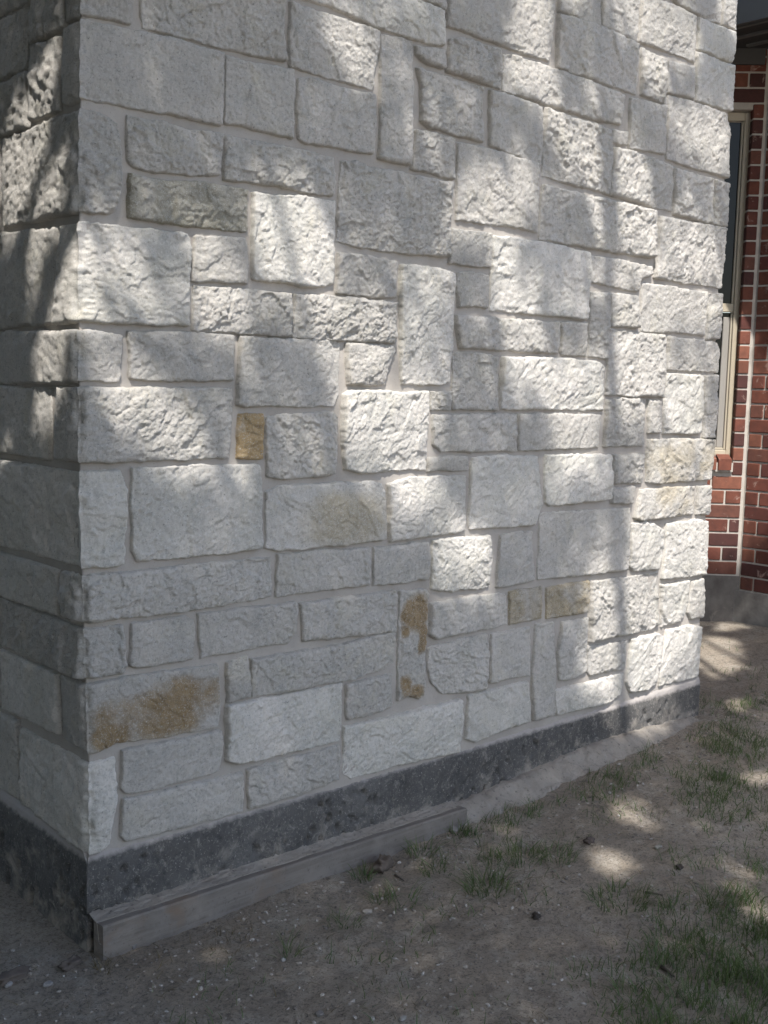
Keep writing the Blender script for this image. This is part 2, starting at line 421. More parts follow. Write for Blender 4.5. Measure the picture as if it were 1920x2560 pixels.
# ------------------------------------------------------------------ stone wall
ST = json.loads('''{"R":[["r",[[0.156,2.396],[0.589,2.462],[0.584,2.38],[0.598,2.298],[0.512,2.295],[0.396,2.29],[0.285,2.291],[0.167,2.29]]],["r",[[0.614,2.45],[0.762,2.448],[0.93,2.445],[0.93,2.409],[0.916,2.336],[0.914,2.28],[0.752,2.28],[0.614,2.286],[0.611,2.374]]],["s",[[0.647,2.532],[1.021,2.57],[1.185,2.554],[1.194,2.457],[1.086,2.452],[0.925,2.454],[0.748,2.472],[0.645,2.472]]],["r",[[1.112,2.632],[1.191,2.633],[1.194,2.563],[1.105,2.577]]],["r",[[1.209,2.641],[1.698,2.719],[1.696,2.633],[1.683,2.508],[1.499,2.512],[1.206,2.52]]],["r",[[1.077,2.434],[1.193,2.443],[1.201,2.395],[1.179,2.391],[1.121,2.393],[1.08,2.411]]],["r",[[0.943,2.438],[1.003,2.444],[1.062,2.443],[1.065,2.298],[1.066,2.118],[1.061,2.09],[0.999,2.088],[0.941,2.091],[0.943,2.276]]],["r",[[1.217,2.482],[1.267,2.496],[1.443,2.497],[1.453,2.439],[1.449,2.377],[1.3,2.385],[1.211,2.389]]],["r",[[1.085,2.373],[1.22,2.37],[1.37,2.367],[1.371,2.297],[1.378,2.204],[1.267,2.204],[1.133,2.212],[1.108,2.225],[1.104,2.319]]],["r",[[1.461,2.486],[1.509,2.493],[1.765,2.491],[2.099,2.473],[2.087,2.418],[2.08,2.369],[1.899,2.363],[1.691,2.372],[1.507,2.373],[1.462,2.377]]],["r",[[1.72,2.668],[1.954,2.677],[2.167,2.664],[2.166,2.576],[2.167,2.491],[1.941,2.493],[1.724,2.496]]],["s",[[1.716,2.737],[1.931,2.779],[1.936,2.666],[1.72,2.68]]],["r",[[1.944,2.779],[2.16,2.818],[2.158,2.667],[1.948,2.676]]],["r",[[2.176,2.826],[2.268,2.841],[2.385,2.84],[2.516,2.833],[2.519,2.672],[2.34,2.675],[2.172,2.673]]],["s",[[2.332,2.872],[2.673,2.948],[2.674,2.84],[2.525,2.84],[2.399,2.848]]],["r",[[2.688,2.955],[2.789,2.975],[2.79,2.845],[2.69,2.844]]],["s",[[2.535,2.832],[2.784,2.835],[2.791,2.801],[2.78,2.72],[2.536,2.72]]],["s",[[2.531,2.709],[2.785,2.709],[2.796,2.67],[2.79,2.537],[2.533,2.532]]],["r",[[2.187,2.652],[2.337,2.645],[2.346,2.483],[2.197,2.495]]],["r",[[2.352,2.644],[2.521,2.652],[2.523,2.537],[2.356,2.531]]],["r",[[2.363,2.521],[2.568,2.527],[2.751,2.519],[2.791,2.466],[2.79,2.376],[2.793,2.283],[2.56,2.282],[2.372,2.293]]],["r",[[2.138,2.475],[2.346,2.478],[2.355,2.308],[2.138,2.3]]],["r",[[2.042,2.344],[2.123,2.348],[2.121,2.303],[2.034,2.304]]],["r",[[1.402,2.363],[1.507,2.366],[1.654,2.359],[1.662,2.257],[1.658,2.172],[1.618,2.17],[1.517,2.186],[1.408,2.2]]],["R",[[1.673,2.358],[1.824,2.35],[2.028,2.343],[2.04,2.262],[2.029,2.124],[1.814,2.129],[1.674,2.137],[1.671,2.228]]],["r",[[2.054,2.286],[2.229,2.286],[2.416,2.271],[2.419,2.106],[2.215,2.114],[2.032,2.122]]],["r",[[2.431,2.268],[2.695,2.261],[2.703,2.091],[2.434,2.099]]],["r",[[2.708,2.26],[2.803,2.258],[2.804,2.089],[2.713,2.09]]],["r",[[1.08,2.193],[1.167,2.197],[1.25,2.192],[1.252,2.074],[1.152,2.077],[1.075,2.08]]],["r",[[1.264,2.182],[1.394,2.187],[1.517,2.18],[1.641,2.173],[1.648,2.059],[1.652,1.952],[1.529,1.958],[1.27,1.949]]],["R",[[1.676,2.111],[1.815,2.107],[1.995,2.104],[2.324,2.095],[2.321,1.927],[2.115,1.924],[1.852,1.927],[1.668,1.931]]],["r",[[2.346,2.08],[2.58,2.08],[2.804,2.086],[2.807,1.962],[2.802,1.847],[2.539,1.847],[2.333,1.852]]],["r",[[0.123,2.074],[0.205,2.075],[0.286,2.068],[0.396,2.074],[0.388,1.972],[0.327,1.959],[0.219,1.954],[0.14,1.955],[0.12,1.969]]],["r",[[0.409,2.07],[0.505,2.072],[0.639,2.072],[0.769,2.069],[0.77,1.959],[0.685,1.959],[0.532,1.966],[0.404,1.961]]],["t",[[0.126,1.939],[0.166,1.935],[0.232,1.931],[0.313,1.943],[0.476,1.942],[0.476,1.835],[0.399,1.831],[0.259,1.829],[0.125,1.833]]],["s",[[0.495,1.939],[0.641,1.946],[0.778,1.949],[0.778,1.826],[0.773,1.719],[0.745,1.707],[0.67,1.705],[0.581,1.71],[0.498,1.71]]],["R",[[0.798,2.063],[0.856,2.071],[0.892,2.059],[1.056,2.06],[1.233,2.06],[1.237,1.954],[1.236,1.835],[1.026,1.828],[0.862,1.831],[0.789,1.84],[0.795,1.957]]],["r",[[1.245,1.921],[1.431,1.924],[1.431,1.818],[1.326,1.816],[1.245,1.817]]],["s",[[1.437,1.917],[1.563,1.924],[1.704,1.924],[1.925,1.907],[1.937,1.823],[1.931,1.678],[1.743,1.68],[1.44,1.681]]],["r",[[1.283,1.788],[1.348,1.796],[1.42,1.789],[1.42,1.739],[1.416,1.689],[1.353,1.691],[1.29,1.683],[1.284,1.73]]],["r",[[0.407,2.271],[0.483,2.271],[0.62,2.277],[0.626,2.22],[0.625,2.098],[0.515,2.102],[0.409,2.107],[0.404,2.191]]],["r",[[0.644,2.262],[0.7,2.268],[0.8,2.261],[0.918,2.264],[0.925,2.196],[0.919,2.099],[0.787,2.099],[0.671,2.094],[0.648,2.101],[0.637,2.185]]],["r",[[1.947,1.901],[2.12,1.898],[2.309,1.888],[2.314,1.863],[2.237,1.838],[2.235,1.794],[2.127,1.8],[1.951,1.811]]],["r",[[2.259,1.826],[2.447,1.826],[2.683,1.823],[2.688,1.65],[2.463,1.655],[2.265,1.649]]],["r",[[2.7,1.82],[2.801,1.821],[2.803,1.645],[2.709,1.638]]],["r",[[1.95,1.774],[2.06,1.776],[2.069,1.546],[1.958,1.547]]],["r",[[2.074,1.775],[2.236,1.781],[2.246,1.662],[2.082,1.661]]],["r",[[2.075,1.648],[2.253,1.645],[2.421,1.642],[2.428,1.526],[2.426,1.407],[2.244,1.407],[2.073,1.413]]],["r",[[2.446,1.636],[2.623,1.635],[2.777,1.626],[2.804,1.599],[2.807,1.509],[2.636,1.509],[2.445,1.51]]],["s",[[2.446,1.498],[2.7,1.492],[2.706,1.366],[2.699,1.263],[2.627,1.259],[2.442,1.265]]],["s",[[2.717,1.492],[2.801,1.494],[2.807,1.243],[2.725,1.244]]],["r",[[1.278,1.656],[1.545,1.658],[1.784,1.658],[1.786,1.552],[1.551,1.555],[1.302,1.555]]],["r",[[1.799,1.659],[1.937,1.666],[1.94,1.547],[1.803,1.551]]],["s",[[1.506,1.531],[1.759,1.538],[2.01,1.529],[2.047,1.512],[2.053,1.356],[1.689,1.359],[1.561,1.359],[1.494,1.361]]],["r",[[1.273,1.535],[1.381,1.542],[1.479,1.531],[1.481,1.358],[1.368,1.357],[1.274,1.36]]],["r",[[1.18,1.413],[1.268,1.414],[1.264,1.358],[1.182,1.358]]],["s",[[1.041,1.793],[1.096,1.797],[1.183,1.794],[1.263,1.785],[1.265,1.628],[1.262,1.503],[1.258,1.446],[1.203,1.435],[1.053,1.436],[1.041,1.617],[1.037,1.727]]],["r",[[0.793,1.806],[0.899,1.807],[1.02,1.799],[1.021,1.696],[0.92,1.692],[0.791,1.694]]],["r",[[0.641,1.679],[0.801,1.683],[1.022,1.68],[1.02,1.616],[1.016,1.562],[0.816,1.558],[0.638,1.56]]],["r",[[0.316,1.68],[0.509,1.68],[0.626,1.681],[0.625,1.564],[0.51,1.565],[0.309,1.565]]],["r",[[0.315,1.805],[0.385,1.811],[0.47,1.814],[0.478,1.786],[0.477,1.697],[0.4,1.695],[0.309,1.693]]],["r",[[0.122,1.553],[0.287,1.559],[0.438,1.558],[0.433,1.438],[0.287,1.435],[0.169,1.435],[0.127,1.44]]],["r",[[0.459,1.553],[0.616,1.556],[0.782,1.558],[0.803,1.548],[0.803,1.406],[0.788,1.369],[0.651,1.368],[0.555,1.369],[0.451,1.371]]],["s",[[0.829,1.551],[0.924,1.554],[1.016,1.551],[1.021,1.533],[0.987,1.479],[0.982,1.435],[0.909,1.433],[0.839,1.433]]],["s",[[0.824,1.404],[0.855,1.413],[1.002,1.414],[1.161,1.413],[1.164,1.293],[1.162,1.171],[1.034,1.171],[0.898,1.169],[0.834,1.183],[0.819,1.298]]],["r",[[0.547,1.338],[0.668,1.348],[0.786,1.349],[0.799,1.336],[0.795,1.257],[0.79,1.175],[0.756,1.167],[0.622,1.164],[0.552,1.174]]],["g",[[0.456,1.348],[0.533,1.347],[0.533,1.225],[0.45,1.227]]],["s",[[0.13,1.211],[0.236,1.21],[0.374,1.209],[0.521,1.206],[0.528,1.109],[0.53,0.973],[0.405,0.969],[0.288,0.97],[0.143,0.973],[0.13,0.999]]],["p",[[0.553,1.128],[0.59,1.142],[0.756,1.144],[0.946,1.141],[0.977,1.132],[0.99,1.108],[0.995,0.962],[0.841,0.958],[0.592,0.96],[0.552,0.974]]],["s",[[1.005,1.13],[1.099,1.147],[1.345,1.145],[1.347,1.064],[1.347,0.966],[1.257,0.958],[1.016,0.954]]],["r",[[1.175,1.204],[1.268,1.209],[1.351,1.205],[1.355,1.164],[1.177,1.166]]],["s",[[1.371,1.203],[1.532,1.206],[1.694,1.198],[1.721,1.027],[1.693,0.959],[1.582,0.96],[1.371,0.966]]],["r",[[1.188,1.341],[1.413,1.343],[1.578,1.342],[1.582,1.22],[1.396,1.223],[1.232,1.226],[1.196,1.249]]],["r",[[1.592,1.342],[1.789,1.343],[2.038,1.337],[2.038,1.222],[1.812,1.218],[1.601,1.22]]],["r",[[2.075,1.393],[2.187,1.399],[2.309,1.397],[2.312,1.296],[2.312,1.22],[2.071,1.222]]],["r",[[2.333,1.394],[2.418,1.391],[2.423,1.267],[2.341,1.269]]],["q",[[2.346,1.24],[2.583,1.245],[2.798,1.232],[2.797,1.138],[2.79,1.072],[2.431,1.07],[2.342,1.078]]],["s",[[1.745,1.198],[1.927,1.197],[2.112,1.19],[2.122,1.025],[1.939,1.022],[1.776,1.021],[1.75,1.034]]],["r",[[2.132,1.187],[2.315,1.188],[2.318,1.077],[2.14,1.082]]],["s",[[2.127,1.067],[2.26,1.064],[2.259,1.0],[2.132,1.009]]],["q",[[2.311,1.051],[2.486,1.052],[2.681,1.046],[2.678,0.935],[2.496,0.933],[2.318,0.932],[2.284,0.945]]],["s",[[2.704,1.047],[2.793,1.045],[2.787,0.928],[2.702,0.931]]],["r",[[1.728,0.994],[1.941,0.991],[2.246,0.983],[2.249,0.837],[2.247,0.746],[1.973,0.751],[1.727,0.763]]],["s",[[2.265,0.925],[2.392,0.92],[2.479,0.883],[2.476,0.846],[2.448,0.732],[2.295,0.734],[2.264,0.76]]],["s",[[2.499,0.907],[2.714,0.911],[2.787,0.897],[2.791,0.792],[2.788,0.676],[2.616,0.679],[2.483,0.687]]],["r",[[1.525,0.934],[1.584,0.935],[1.689,0.937],[1.699,0.766],[1.593,0.752],[1.513,0.756]]],["s",[[1.204,0.942],[1.343,0.942],[1.468,0.937],[1.478,0.859],[1.47,0.762],[1.308,0.764],[1.206,0.783]]],["r",[[0.954,0.938],[1.075,0.938],[1.179,0.937],[1.189,0.885],[1.188,0.819],[1.079,0.819],[0.957,0.823]]],["r",[[0.591,0.948],[0.76,0.946],[0.935,0.938],[0.935,0.828],[0.763,0.829],[0.589,0.828]]],["r",[[0.127,0.81],[0.204,0.81],[0.288,0.806],[0.31,0.795],[0.317,0.761],[0.31,0.691],[0.218,0.692],[0.14,0.694],[0.124,0.703]]],["r",[[0.33,0.809],[0.519,0.807],[0.652,0.803],[0.661,0.778],[0.654,0.72],[0.627,0.69],[0.52,0.691],[0.338,0.689]]],["r",[[0.676,0.798],[0.853,0.797],[1.041,0.795],[1.051,0.78],[1.054,0.668],[0.855,0.677],[0.688,0.685]]],["G",[[1.068,0.792],[1.179,0.784],[1.188,0.771],[1.18,0.634],[1.181,0.442],[1.159,0.432],[1.118,0.448],[1.07,0.441],[1.066,0.61]]],["r",[[1.205,0.736],[1.374,0.735],[1.561,0.733],[1.574,0.621],[1.402,0.618],[1.233,0.616],[1.201,0.638]]],["h",[[1.583,0.732],[1.746,0.734],[1.753,0.62],[1.589,0.619]]],["h",[[1.776,0.726],[2.016,0.728],[2.016,0.609],[1.783,0.616]]],["R",[[2.033,0.721],[2.24,0.717],[2.45,0.715],[2.478,0.502],[2.41,0.489],[2.229,0.493],[2.04,0.496]]],["s",[[2.483,0.661],[2.678,0.658],[2.671,0.56],[2.63,0.502],[2.498,0.488]]],["s",[[2.699,0.654],[2.773,0.658],[2.789,0.597],[2.789,0.495],[2.7,0.501],[2.674,0.529]]],["s",[[2.538,0.472],[2.699,0.471],[2.783,0.453],[2.777,0.343],[2.78,0.241],[2.506,0.245],[2.496,0.327]]],["s",[[2.302,0.466],[2.461,0.47],[2.511,0.451],[2.498,0.372],[2.476,0.264],[2.418,0.247],[2.307,0.254],[2.276,0.302]]],["r",[[2.031,0.476],[2.266,0.466],[2.263,0.354],[2.14,0.366],[2.047,0.363],[2.032,0.382]]],["s",[[1.846,0.34],[2.013,0.337],[2.252,0.339],[2.247,0.256],[2.19,0.238],[1.858,0.245]]],["r",[[1.875,0.589],[2.017,0.588],[2.026,0.386],[1.956,0.367],[1.87,0.375],[1.856,0.485]]],["r",[[1.729,0.598],[1.823,0.596],[1.841,0.429],[1.844,0.249],[1.734,0.251],[1.717,0.449]]],["r",[[1.498,0.596],[1.602,0.593],[1.694,0.594],[1.697,0.422],[1.611,0.424],[1.497,0.426]]],["r",[[1.203,0.59],[1.359,0.596],[1.468,0.598],[1.478,0.541],[1.468,0.41],[1.264,0.427],[1.218,0.471],[1.197,0.53]]],["s",[[1.394,0.397],[1.527,0.4],[1.693,0.4],[1.706,0.251],[1.62,0.252],[1.438,0.23],[1.385,0.252]]],["s",[[0.851,0.394],[1.053,0.393],[1.356,0.394],[1.356,0.298],[1.351,0.214],[1.065,0.227],[0.885,0.226],[0.851,0.245]]],["r",[[0.856,0.525],[0.952,0.53],[1.039,0.529],[1.041,0.422],[0.955,0.417],[0.862,0.419],[0.854,0.435]]],["s",[[0.422,0.539],[0.522,0.538],[0.832,0.532],[0.834,0.443],[0.83,0.359],[0.524,0.361],[0.455,0.368],[0.423,0.383]]],["r",[[0.505,0.658],[0.766,0.656],[1.045,0.66],[1.044,0.565],[0.99,0.55],[0.864,0.541],[0.665,0.546],[0.506,0.55]]],["r",[[0.422,0.662],[0.489,0.668],[0.497,0.612],[0.498,0.554],[0.425,0.551]]],["r",[[0.098,0.478],[0.246,0.475],[0.401,0.47],[0.407,0.434],[0.398,0.359],[0.348,0.356],[0.218,0.355],[0.113,0.357],[0.097,0.38]]],["r",[[0.103,0.344],[0.289,0.338],[0.47,0.335],[0.48,0.303],[0.476,0.223],[0.334,0.223],[0.193,0.228],[0.104,0.23],[0.092,0.25]]],["r",[[0.494,0.339],[0.668,0.34],[0.827,0.34],[0.828,0.238],[0.67,0.225],[0.525,0.223],[0.501,0.226]]]],"C":[["r",[[0.006,2.381],[0.136,2.396],[0.136,2.348],[0.133,2.29],[0.067,2.288],[0.005,2.285]],[[0.061,2.394],[0.063,2.28]]],["r",[[0.011,2.265],[0.067,2.275],[0.154,2.281],[0.285,2.28],[0.395,2.275],[0.395,2.178],[0.393,2.098],[0.303,2.098],[0.154,2.097],[0.006,2.094]],[[0.073,2.267],[0.082,2.087]]],["r",[[0.005,2.069],[0.054,2.07],[0.093,2.05],[0.101,2.017],[0.105,1.907],[0.087,1.84],[0.064,1.834],[-0.003,1.829]],[[0.437,2.062],[0.434,1.828]]],["s",[[0.003,1.804],[0.136,1.808],[0.289,1.809],[0.297,1.793],[0.294,1.577],[0.145,1.575],[-0.009,1.569]],[[0.089,1.802],[0.105,1.568]]],["r",[[-0.012,1.548],[0.037,1.549],[0.103,1.544],[0.101,1.503],[0.094,1.432],[0.065,1.429],[-0.014,1.427]],[[0.681,1.557],[0.688,1.409]]],["r",[[-0.013,1.411],[0.191,1.413],[0.43,1.414],[0.429,1.315],[0.425,1.229],[0.232,1.229],[0.006,1.23],[-0.012,1.234]],[[0.111,1.41],[0.125,1.232]]],["s",[[-0.01,1.205],[0.047,1.207],[0.093,1.207],[0.11,1.155],[0.112,1.084],[0.1,0.972],[0.058,0.966],[-0.002,0.976]],[[0.699,1.202],[0.711,0.96]]],["r",[[-0.003,0.95],[0.288,0.945],[0.517,0.945],[0.567,0.944],[0.57,0.833],[0.519,0.83],[0.288,0.824],[0.003,0.833]],[[0.104,0.948],[0.114,0.828]]],["r",[[0.005,0.814],[0.099,0.808],[0.108,0.741],[0.11,0.704],[0.096,0.687],[0.008,0.685]],[[0.503,0.811],[0.515,0.674]]],["G",[[0.006,0.671],[0.19,0.668],[0.393,0.663],[0.398,0.602],[0.4,0.532],[0.394,0.486],[0.24,0.487],[0.131,0.502],[0.081,0.503],[0.033,0.49],[0.003,0.493]],[[0.126,0.667],[0.13,0.498]]],["s",[[0.003,0.462],[0.076,0.462],[0.079,0.409],[0.079,0.347],[0.065,0.297],[0.056,0.24],[0.031,0.223],[0.011,0.224]],[[0.399,0.456],[0.407,0.234]]]],"L":[["r",[[0.268,2.264],[0.091,2.254],[0.105,2.081],[0.271,2.082]]],["r",[[0.455,2.198],[0.289,2.207],[0.288,2.072],[0.454,2.069]]],["r",[[0.266,2.421],[0.073,2.407],[0.076,2.272],[0.271,2.271]]],["r",[[0.639,2.368],[0.468,2.366],[0.284,2.364],[0.286,2.218],[0.46,2.218],[0.647,2.209]]],["r",[[0.633,2.483],[0.275,2.456],[0.281,2.376],[0.638,2.389]]],["r",[[0.648,2.197],[0.473,2.196],[0.478,2.067],[0.654,2.067]]],["r",[[0.446,1.818],[0.109,1.802],[0.127,1.572],[0.472,1.565]]],["r",[[0.655,2.054],[0.455,2.055],[0.464,1.827],[0.667,1.824]]],["r",[[0.668,1.811],[0.471,1.814],[0.493,1.565],[0.68,1.565]]],["r",[[0.485,1.405],[0.15,1.409],[0.165,1.226],[0.483,1.226]]],["r",[[0.689,1.401],[0.503,1.404],[0.508,1.227],[0.697,1.234]]],["s",[[0.712,0.938],[0.513,0.941],[0.13,0.945],[0.141,0.825],[0.519,0.819],[0.719,0.817]]],["r",[[0.72,0.797],[0.522,0.804],[0.528,0.677],[0.726,0.673]]],["s",[[0.516,0.657],[0.153,0.666],[0.157,0.502],[0.523,0.484]]],["r",[[0.727,0.65],[0.535,0.656],[0.542,0.485],[0.736,0.477]]],["r",[[0.737,0.455],[0.534,0.464],[0.42,0.465],[0.428,0.24],[0.543,0.235],[0.749,0.23]]]]}''')
WALL = empty('stone_wall', (0, 0, 0))
tag(WALL, 'pale rough limestone block wall corner with grey mortar joints and dark concrete base', 'wall')
U1 = 2.80
DEPTH = 1.35
TOP = 4.2
def bow(z):
    z = np.clip(z, 0, 2.4)
    return np.clip(0.0201136*(z-1.45)**2-0.0526618*(z-1.45)+0.0271144, 0, 1)*0 + np.interp(z, [0, .4, .8, 1.2, 1.6, 2.0, 2.4, 5], [.011, .006, -.006, -.013, -.012, -.005, .004, .006])

def poly_sd(P, x, y, skip=()):
    """distance inside a polygon (positive inside) leaving out some edges"""
    P = np.asarray(P, float); n = len(P)
    d = np.full(x.shape, 1e9); ins = np.zeros(x.shape, bool)
    for i in range(n):
        x1, y1 = P[i]; x2, y2 = P[(i+1) % n]
        L = (x2-x1)**2+(y2-y1)**2+1e-12
        t = np.clip(((x-x1)*(x2-x1)+(y-y1)*(y2-y1))/L, 0, 1)
        if i not in skip:
            d = np.minimum(d, np.hypot(x-x1-t*(x2-x1), y-y1-t*(y2-y1)))
        c = (y1 > y) != (y2 > y)
        with np.errstate(all='ignore'):
            xx = (x2-x1)*(y-y1)/(y2-y1+1e-15)+x1
        ins ^= c & (x < xx)
    return np.where(ins, d, -d)

def relief(u, v, kind, seed, cu, cv, su, sv):
    """height of a rock face over its own joint line, metres"""
    r = np.random.default_rng(seed)
    ox, oy = r.uniform(0, 500, 2)
    a = u+ox; b = v+oy
    th = r.uniform(-1.0, -.4) if r.random() < .7 else r.uniform(.2, 1.2)
    ca, sa = math.cos(th), math.sin(th)
    p = a*ca-b*sa; q = a*sa+b*ca
    wx = .03*fbm(a*7, b*7, 3); wy = .03*fbm(a*7+40, b*7+9, 3)
    tilt = r.uniform(-.05, .05)*(u-cu)+r.uniform(-.06, .05)*(v-cv)
    dome = 1-np.clip(np.abs((u-cu)/su)**2.2+np.abs((v-cv)/sv)**2.2, 0, 1)
    sd = int(r.integers(0, 4000))
    if kind in 'rRgGht':
        k = 1.1 if kind == 'R' else r.uniform(.45, 1.1)
        h = .004*dome+.0075*fbm((a+wx)*5.5, (b+wy)*5.5, 2)
        h = h+.0020*facets((p+1.3*wx)*16, (q+1.3*wy)*24, sd)
        h = h+.0026*facets((p+.6*wx)*42, (q+.6*wy)*56, sd+9)
        h = h+.0038*fbm((p+.5*wx)*36, (q+.5*wy)*50, 5, .74)
        h = h+.0022*facets(a*105+wx*40, b*120+wy*40, sd+31)
        h = h-.0026*sstep(.30, .55, fbm(a*60, b*66, 3, .6))
        t = fbm((p+2*wx)*6, (q+2*wy)*9, 3)
        h = h+.0055*sstep(-.012, .02, t-r.uniform(-.15, .15))
        return .006+tilt+k*h
    h = .005*dome+.0055*fbm((a+wx)*4, (b+wy)*4, 2)
    t = fbm((p+1.6*wx)*4.2, (q+1.6*wy)*6.5, 5, .5)
    for lv in (-.14, .16):
        h = h+.0034*sstep(-.006, .008, t-lv-r.uniform(-.08, .08))
    edge = sstep(.35, .95, np.maximum(np.abs((u-cu)/su), np.abs((v-cv)/sv))+.5*fbm(a*6, b*6, 2))
    h = h+edge*.0035*facets((p+wx)*15, (q+wy)*21, sd)
    h = h+.0014*facets((p+wx)*34, (q+wy)*50, sd+3)+.0026*fbm((p+wx)*28, (q+wy)*44, 5, .66)
    h = h+.0013*facets(a*100, b*115, sd+31)+.0007*fbm(a*110, b*110, 3, .6)
    return .006+tilt*.8+h

def slab(P, kind, seed, res, corner=None, prof=None):
    """grid (u, v, H) of one rock face; corner = u of the arris the face runs into"""
    P = np.asarray(P, float)
    lo = P.min(0)-.012; hi = P.max(0)+.012
    skip = ()
    if corner is not None:
        Q = P.copy(); Q[0, 0] = Q[-1, 0] = -.10
        skip = (len(P)-1,)
        lo[0] = 0.0
    else: Q = P
    us = np.linspace(lo[0], hi[0], max(4, int((hi[0]-lo[0])/res)+1))
    vs = np.linspace(lo[1], hi[1], max(4, int((hi[1]-lo[1])/res)+1))
    U, V = np.meshgrid(us, vs)
    r = np.random.default_rng(seed+991)
    ox, oy = r.uniform(0, 300, 2)
    jit = .005*fbm((U+ox)*11, (V+oy)*11, 2)+.0035*fbm((U+ox)*45, (V+oy)*45, 2)
    d = poly_sd(Q, U, V, skip)+jit
    c = (P.min(0)+P.max(0))/2; s = (P.max(0)-P.min(0))/2
    h = relief(U, V, kind, seed, c[0], c[1], s[0], s[1])
    d = d+.0048
    rim = .0045+.003*fbm((U+ox)*9, (V+oy)*9+50, 2)
    rw = .009 if kind in 'sqp' else .013
    H = rim+(np.maximum(h, -.006)-rim)*(.48+.52*sstep(0, rw, d))
    if corner is not None:
        hc = .003+.012*fbm(V*8+seed, V*0+3.3, 2)+.009*fbm(V*34+seed, V*0+8.3, 3)
        w = sstep(0, .022, U)
        H = hc*(1-w)+H*w
    rampd = sstep(-.0035, .0035, d)
    H = -.04+(H+.04)*rampd
    return U, V, H

NSHAPES = 0
def face_mesh(U, V, H, side, corner=False):
    if corner:
        U = U-H*np.clip(1-U/.03, 0, 1)      # the two faces meet on the arris at (-H, -H)
    if side == 'front':
        v = np.stack([U+bow(V)*np.clip(1-U/.5, 0, 1), -H, V], -1)
        if not corner: v[..., 0] = U
    elif side == 'left': v = np.stack([-H+bow(V), U, V], -1)
    else: v = np.stack([U1-.012+H, U, V], -1)
    nv, nu = U.shape
    f = grid_faces(nu, nv)
    if side == 'left': f = f[:, ::-1]
    hq = H.ravel()[f].max(1)
    f = f[hq > -.0345]
    use = np.unique(f); re = np.full(nu*nv, -1); re[use] = np.arange(len(use))
    return v.reshape(-1, 3)[use], re[f]

allst = []
for i, (k, P) in enumerate(ST['R']):
    P = [(x, z) for x, z in P]
    ar = abs(sum(a[0]*b[1]-b[0]*a[1] for a, b in zip(P, P[1:]+P[:1])))/2
    U, V, H = slab(P, k, 100+i, .0031 if max(p[0] for p in P) < 1.5 else .0042)
    allst.append((ar, k, [face_mesh(U, V, H, 'front')], ('front', i)))
for i, (k, P, L) in enumerate(ST['C']):
    zb = [P[0][1], P[-1][1]]
    P = [(0, P[0][1])]+[(x-float(bow(z))*max(0, 1-x/.5), z) for x, z in P[1:-1]]+[(0, P[-1][1])]
    ar = abs(sum(a[0]*b[1]-b[0]*a[1] for a, b in zip(P, P[1:]+P[:1])))/2
    U, V, H = slab(P, k, 300+i, .0031, corner=0)
    fm = face_mesh(U, V, H, 'front', True)
    (y0, z0), (y1, z1) = L
    ym = (y0+y1)/2
    Lp = [(0, P[0][1]), (y0, z0), ((y0+y1)/2+.004, (z0+z1)/2), (y1, z1), (0, P[-1][1])]
    U2, V2, H2 = slab(Lp, 'r' if k in 'GgqRt' else k, 300+i, .0055, corner=0)
    # same crest line on the arris as the front face
    fm2 = face_mesh(U2, V2, H2, 'left', True)
    allst.append((ar+ym*(P[0][1]-P[-1][1]), k, [fm, fm2], ('corner', i)))
for i, (k, P) in enumerate(ST['L']):
    ar = abs(sum(a[0]*b[1]-b[0]*a[1] for a, b in zip(P, P[1:]+P[:1])))/2
    U, V, H = slab(P, k, 500+i, .006)
    allst.append((ar*.5, k, [face_mesh(U, V, H, 'left')], ('left', i)))

# courses that carry the wall on outside the photograph
def filler(side, u0, u1, z0, z1, taken, seed):
    r = random.Random(seed); out = []; z = z0
    while z < z1-.05:
        hgt = r.choice([.13, .17, .19, .22]); u = u0-r.uniform(0, .15)
        while u < u1:
            w = r.uniform(.16, .46); a, b = max(u, u0), min(u+w, u1)
            if b-a > .06:
                box = [a+.007, z+.007, b-.007, min(z+hgt, z1)-.007]
                for t in taken:                # cut back to the stones already laid
                    if box[0] < t[2] and box[2] > t[0] and box[1] < t[3] and box[3] > t[1]:
                        if side == 'left' and t[2] < box[2]-.05: box[0] = max(box[0], t[2]+.016)
                        else: box[1] = max(box[1], t[3]+.016)
                if box[2]-box[0] > .05 and box[3]-box[1] > .05 and not any(box[0] < t[2] and box[2] > t[0] and box[1] < t[3] and box[3] > t[1] for t in taken):
                    out.append([(box[0], box[3]), (box[2], box[3]), (box[2], box[1]), (box[0], box[1])])
            u += w
        z += hgt
    return out
def bb(P): P = np.asarray(P); return (*P.min(0), *P.max(0))
tk = [bb(P) for k, P in ST['R']]+[bb(P) for k, P, L in ST['C']]
fl = [('front', P) for P in filler('front', .0, U1-.005, 2.18, TOP, tk, 5)]
tkl = [bb(P) for k, P in ST['L']]+[bb([(0, P[0][1]), (0, P[-1][1])]+L) for k, P, L in ST['C']]
fl += [('left', P) for P in filler('left', .01, DEPTH, .235, TOP, tkl, 6)]
fl += [('right', P) for P in filler('right', .012, DEPTH, .22, TOP, [], 8)]
extra = []
for i, (sd, P) in enumerate(fl):
    U, V, H = slab(P, random.Random(i).choice('rrrs'), 800+i, .012)
    extra.append(face_mesh(U, V, H, sd))

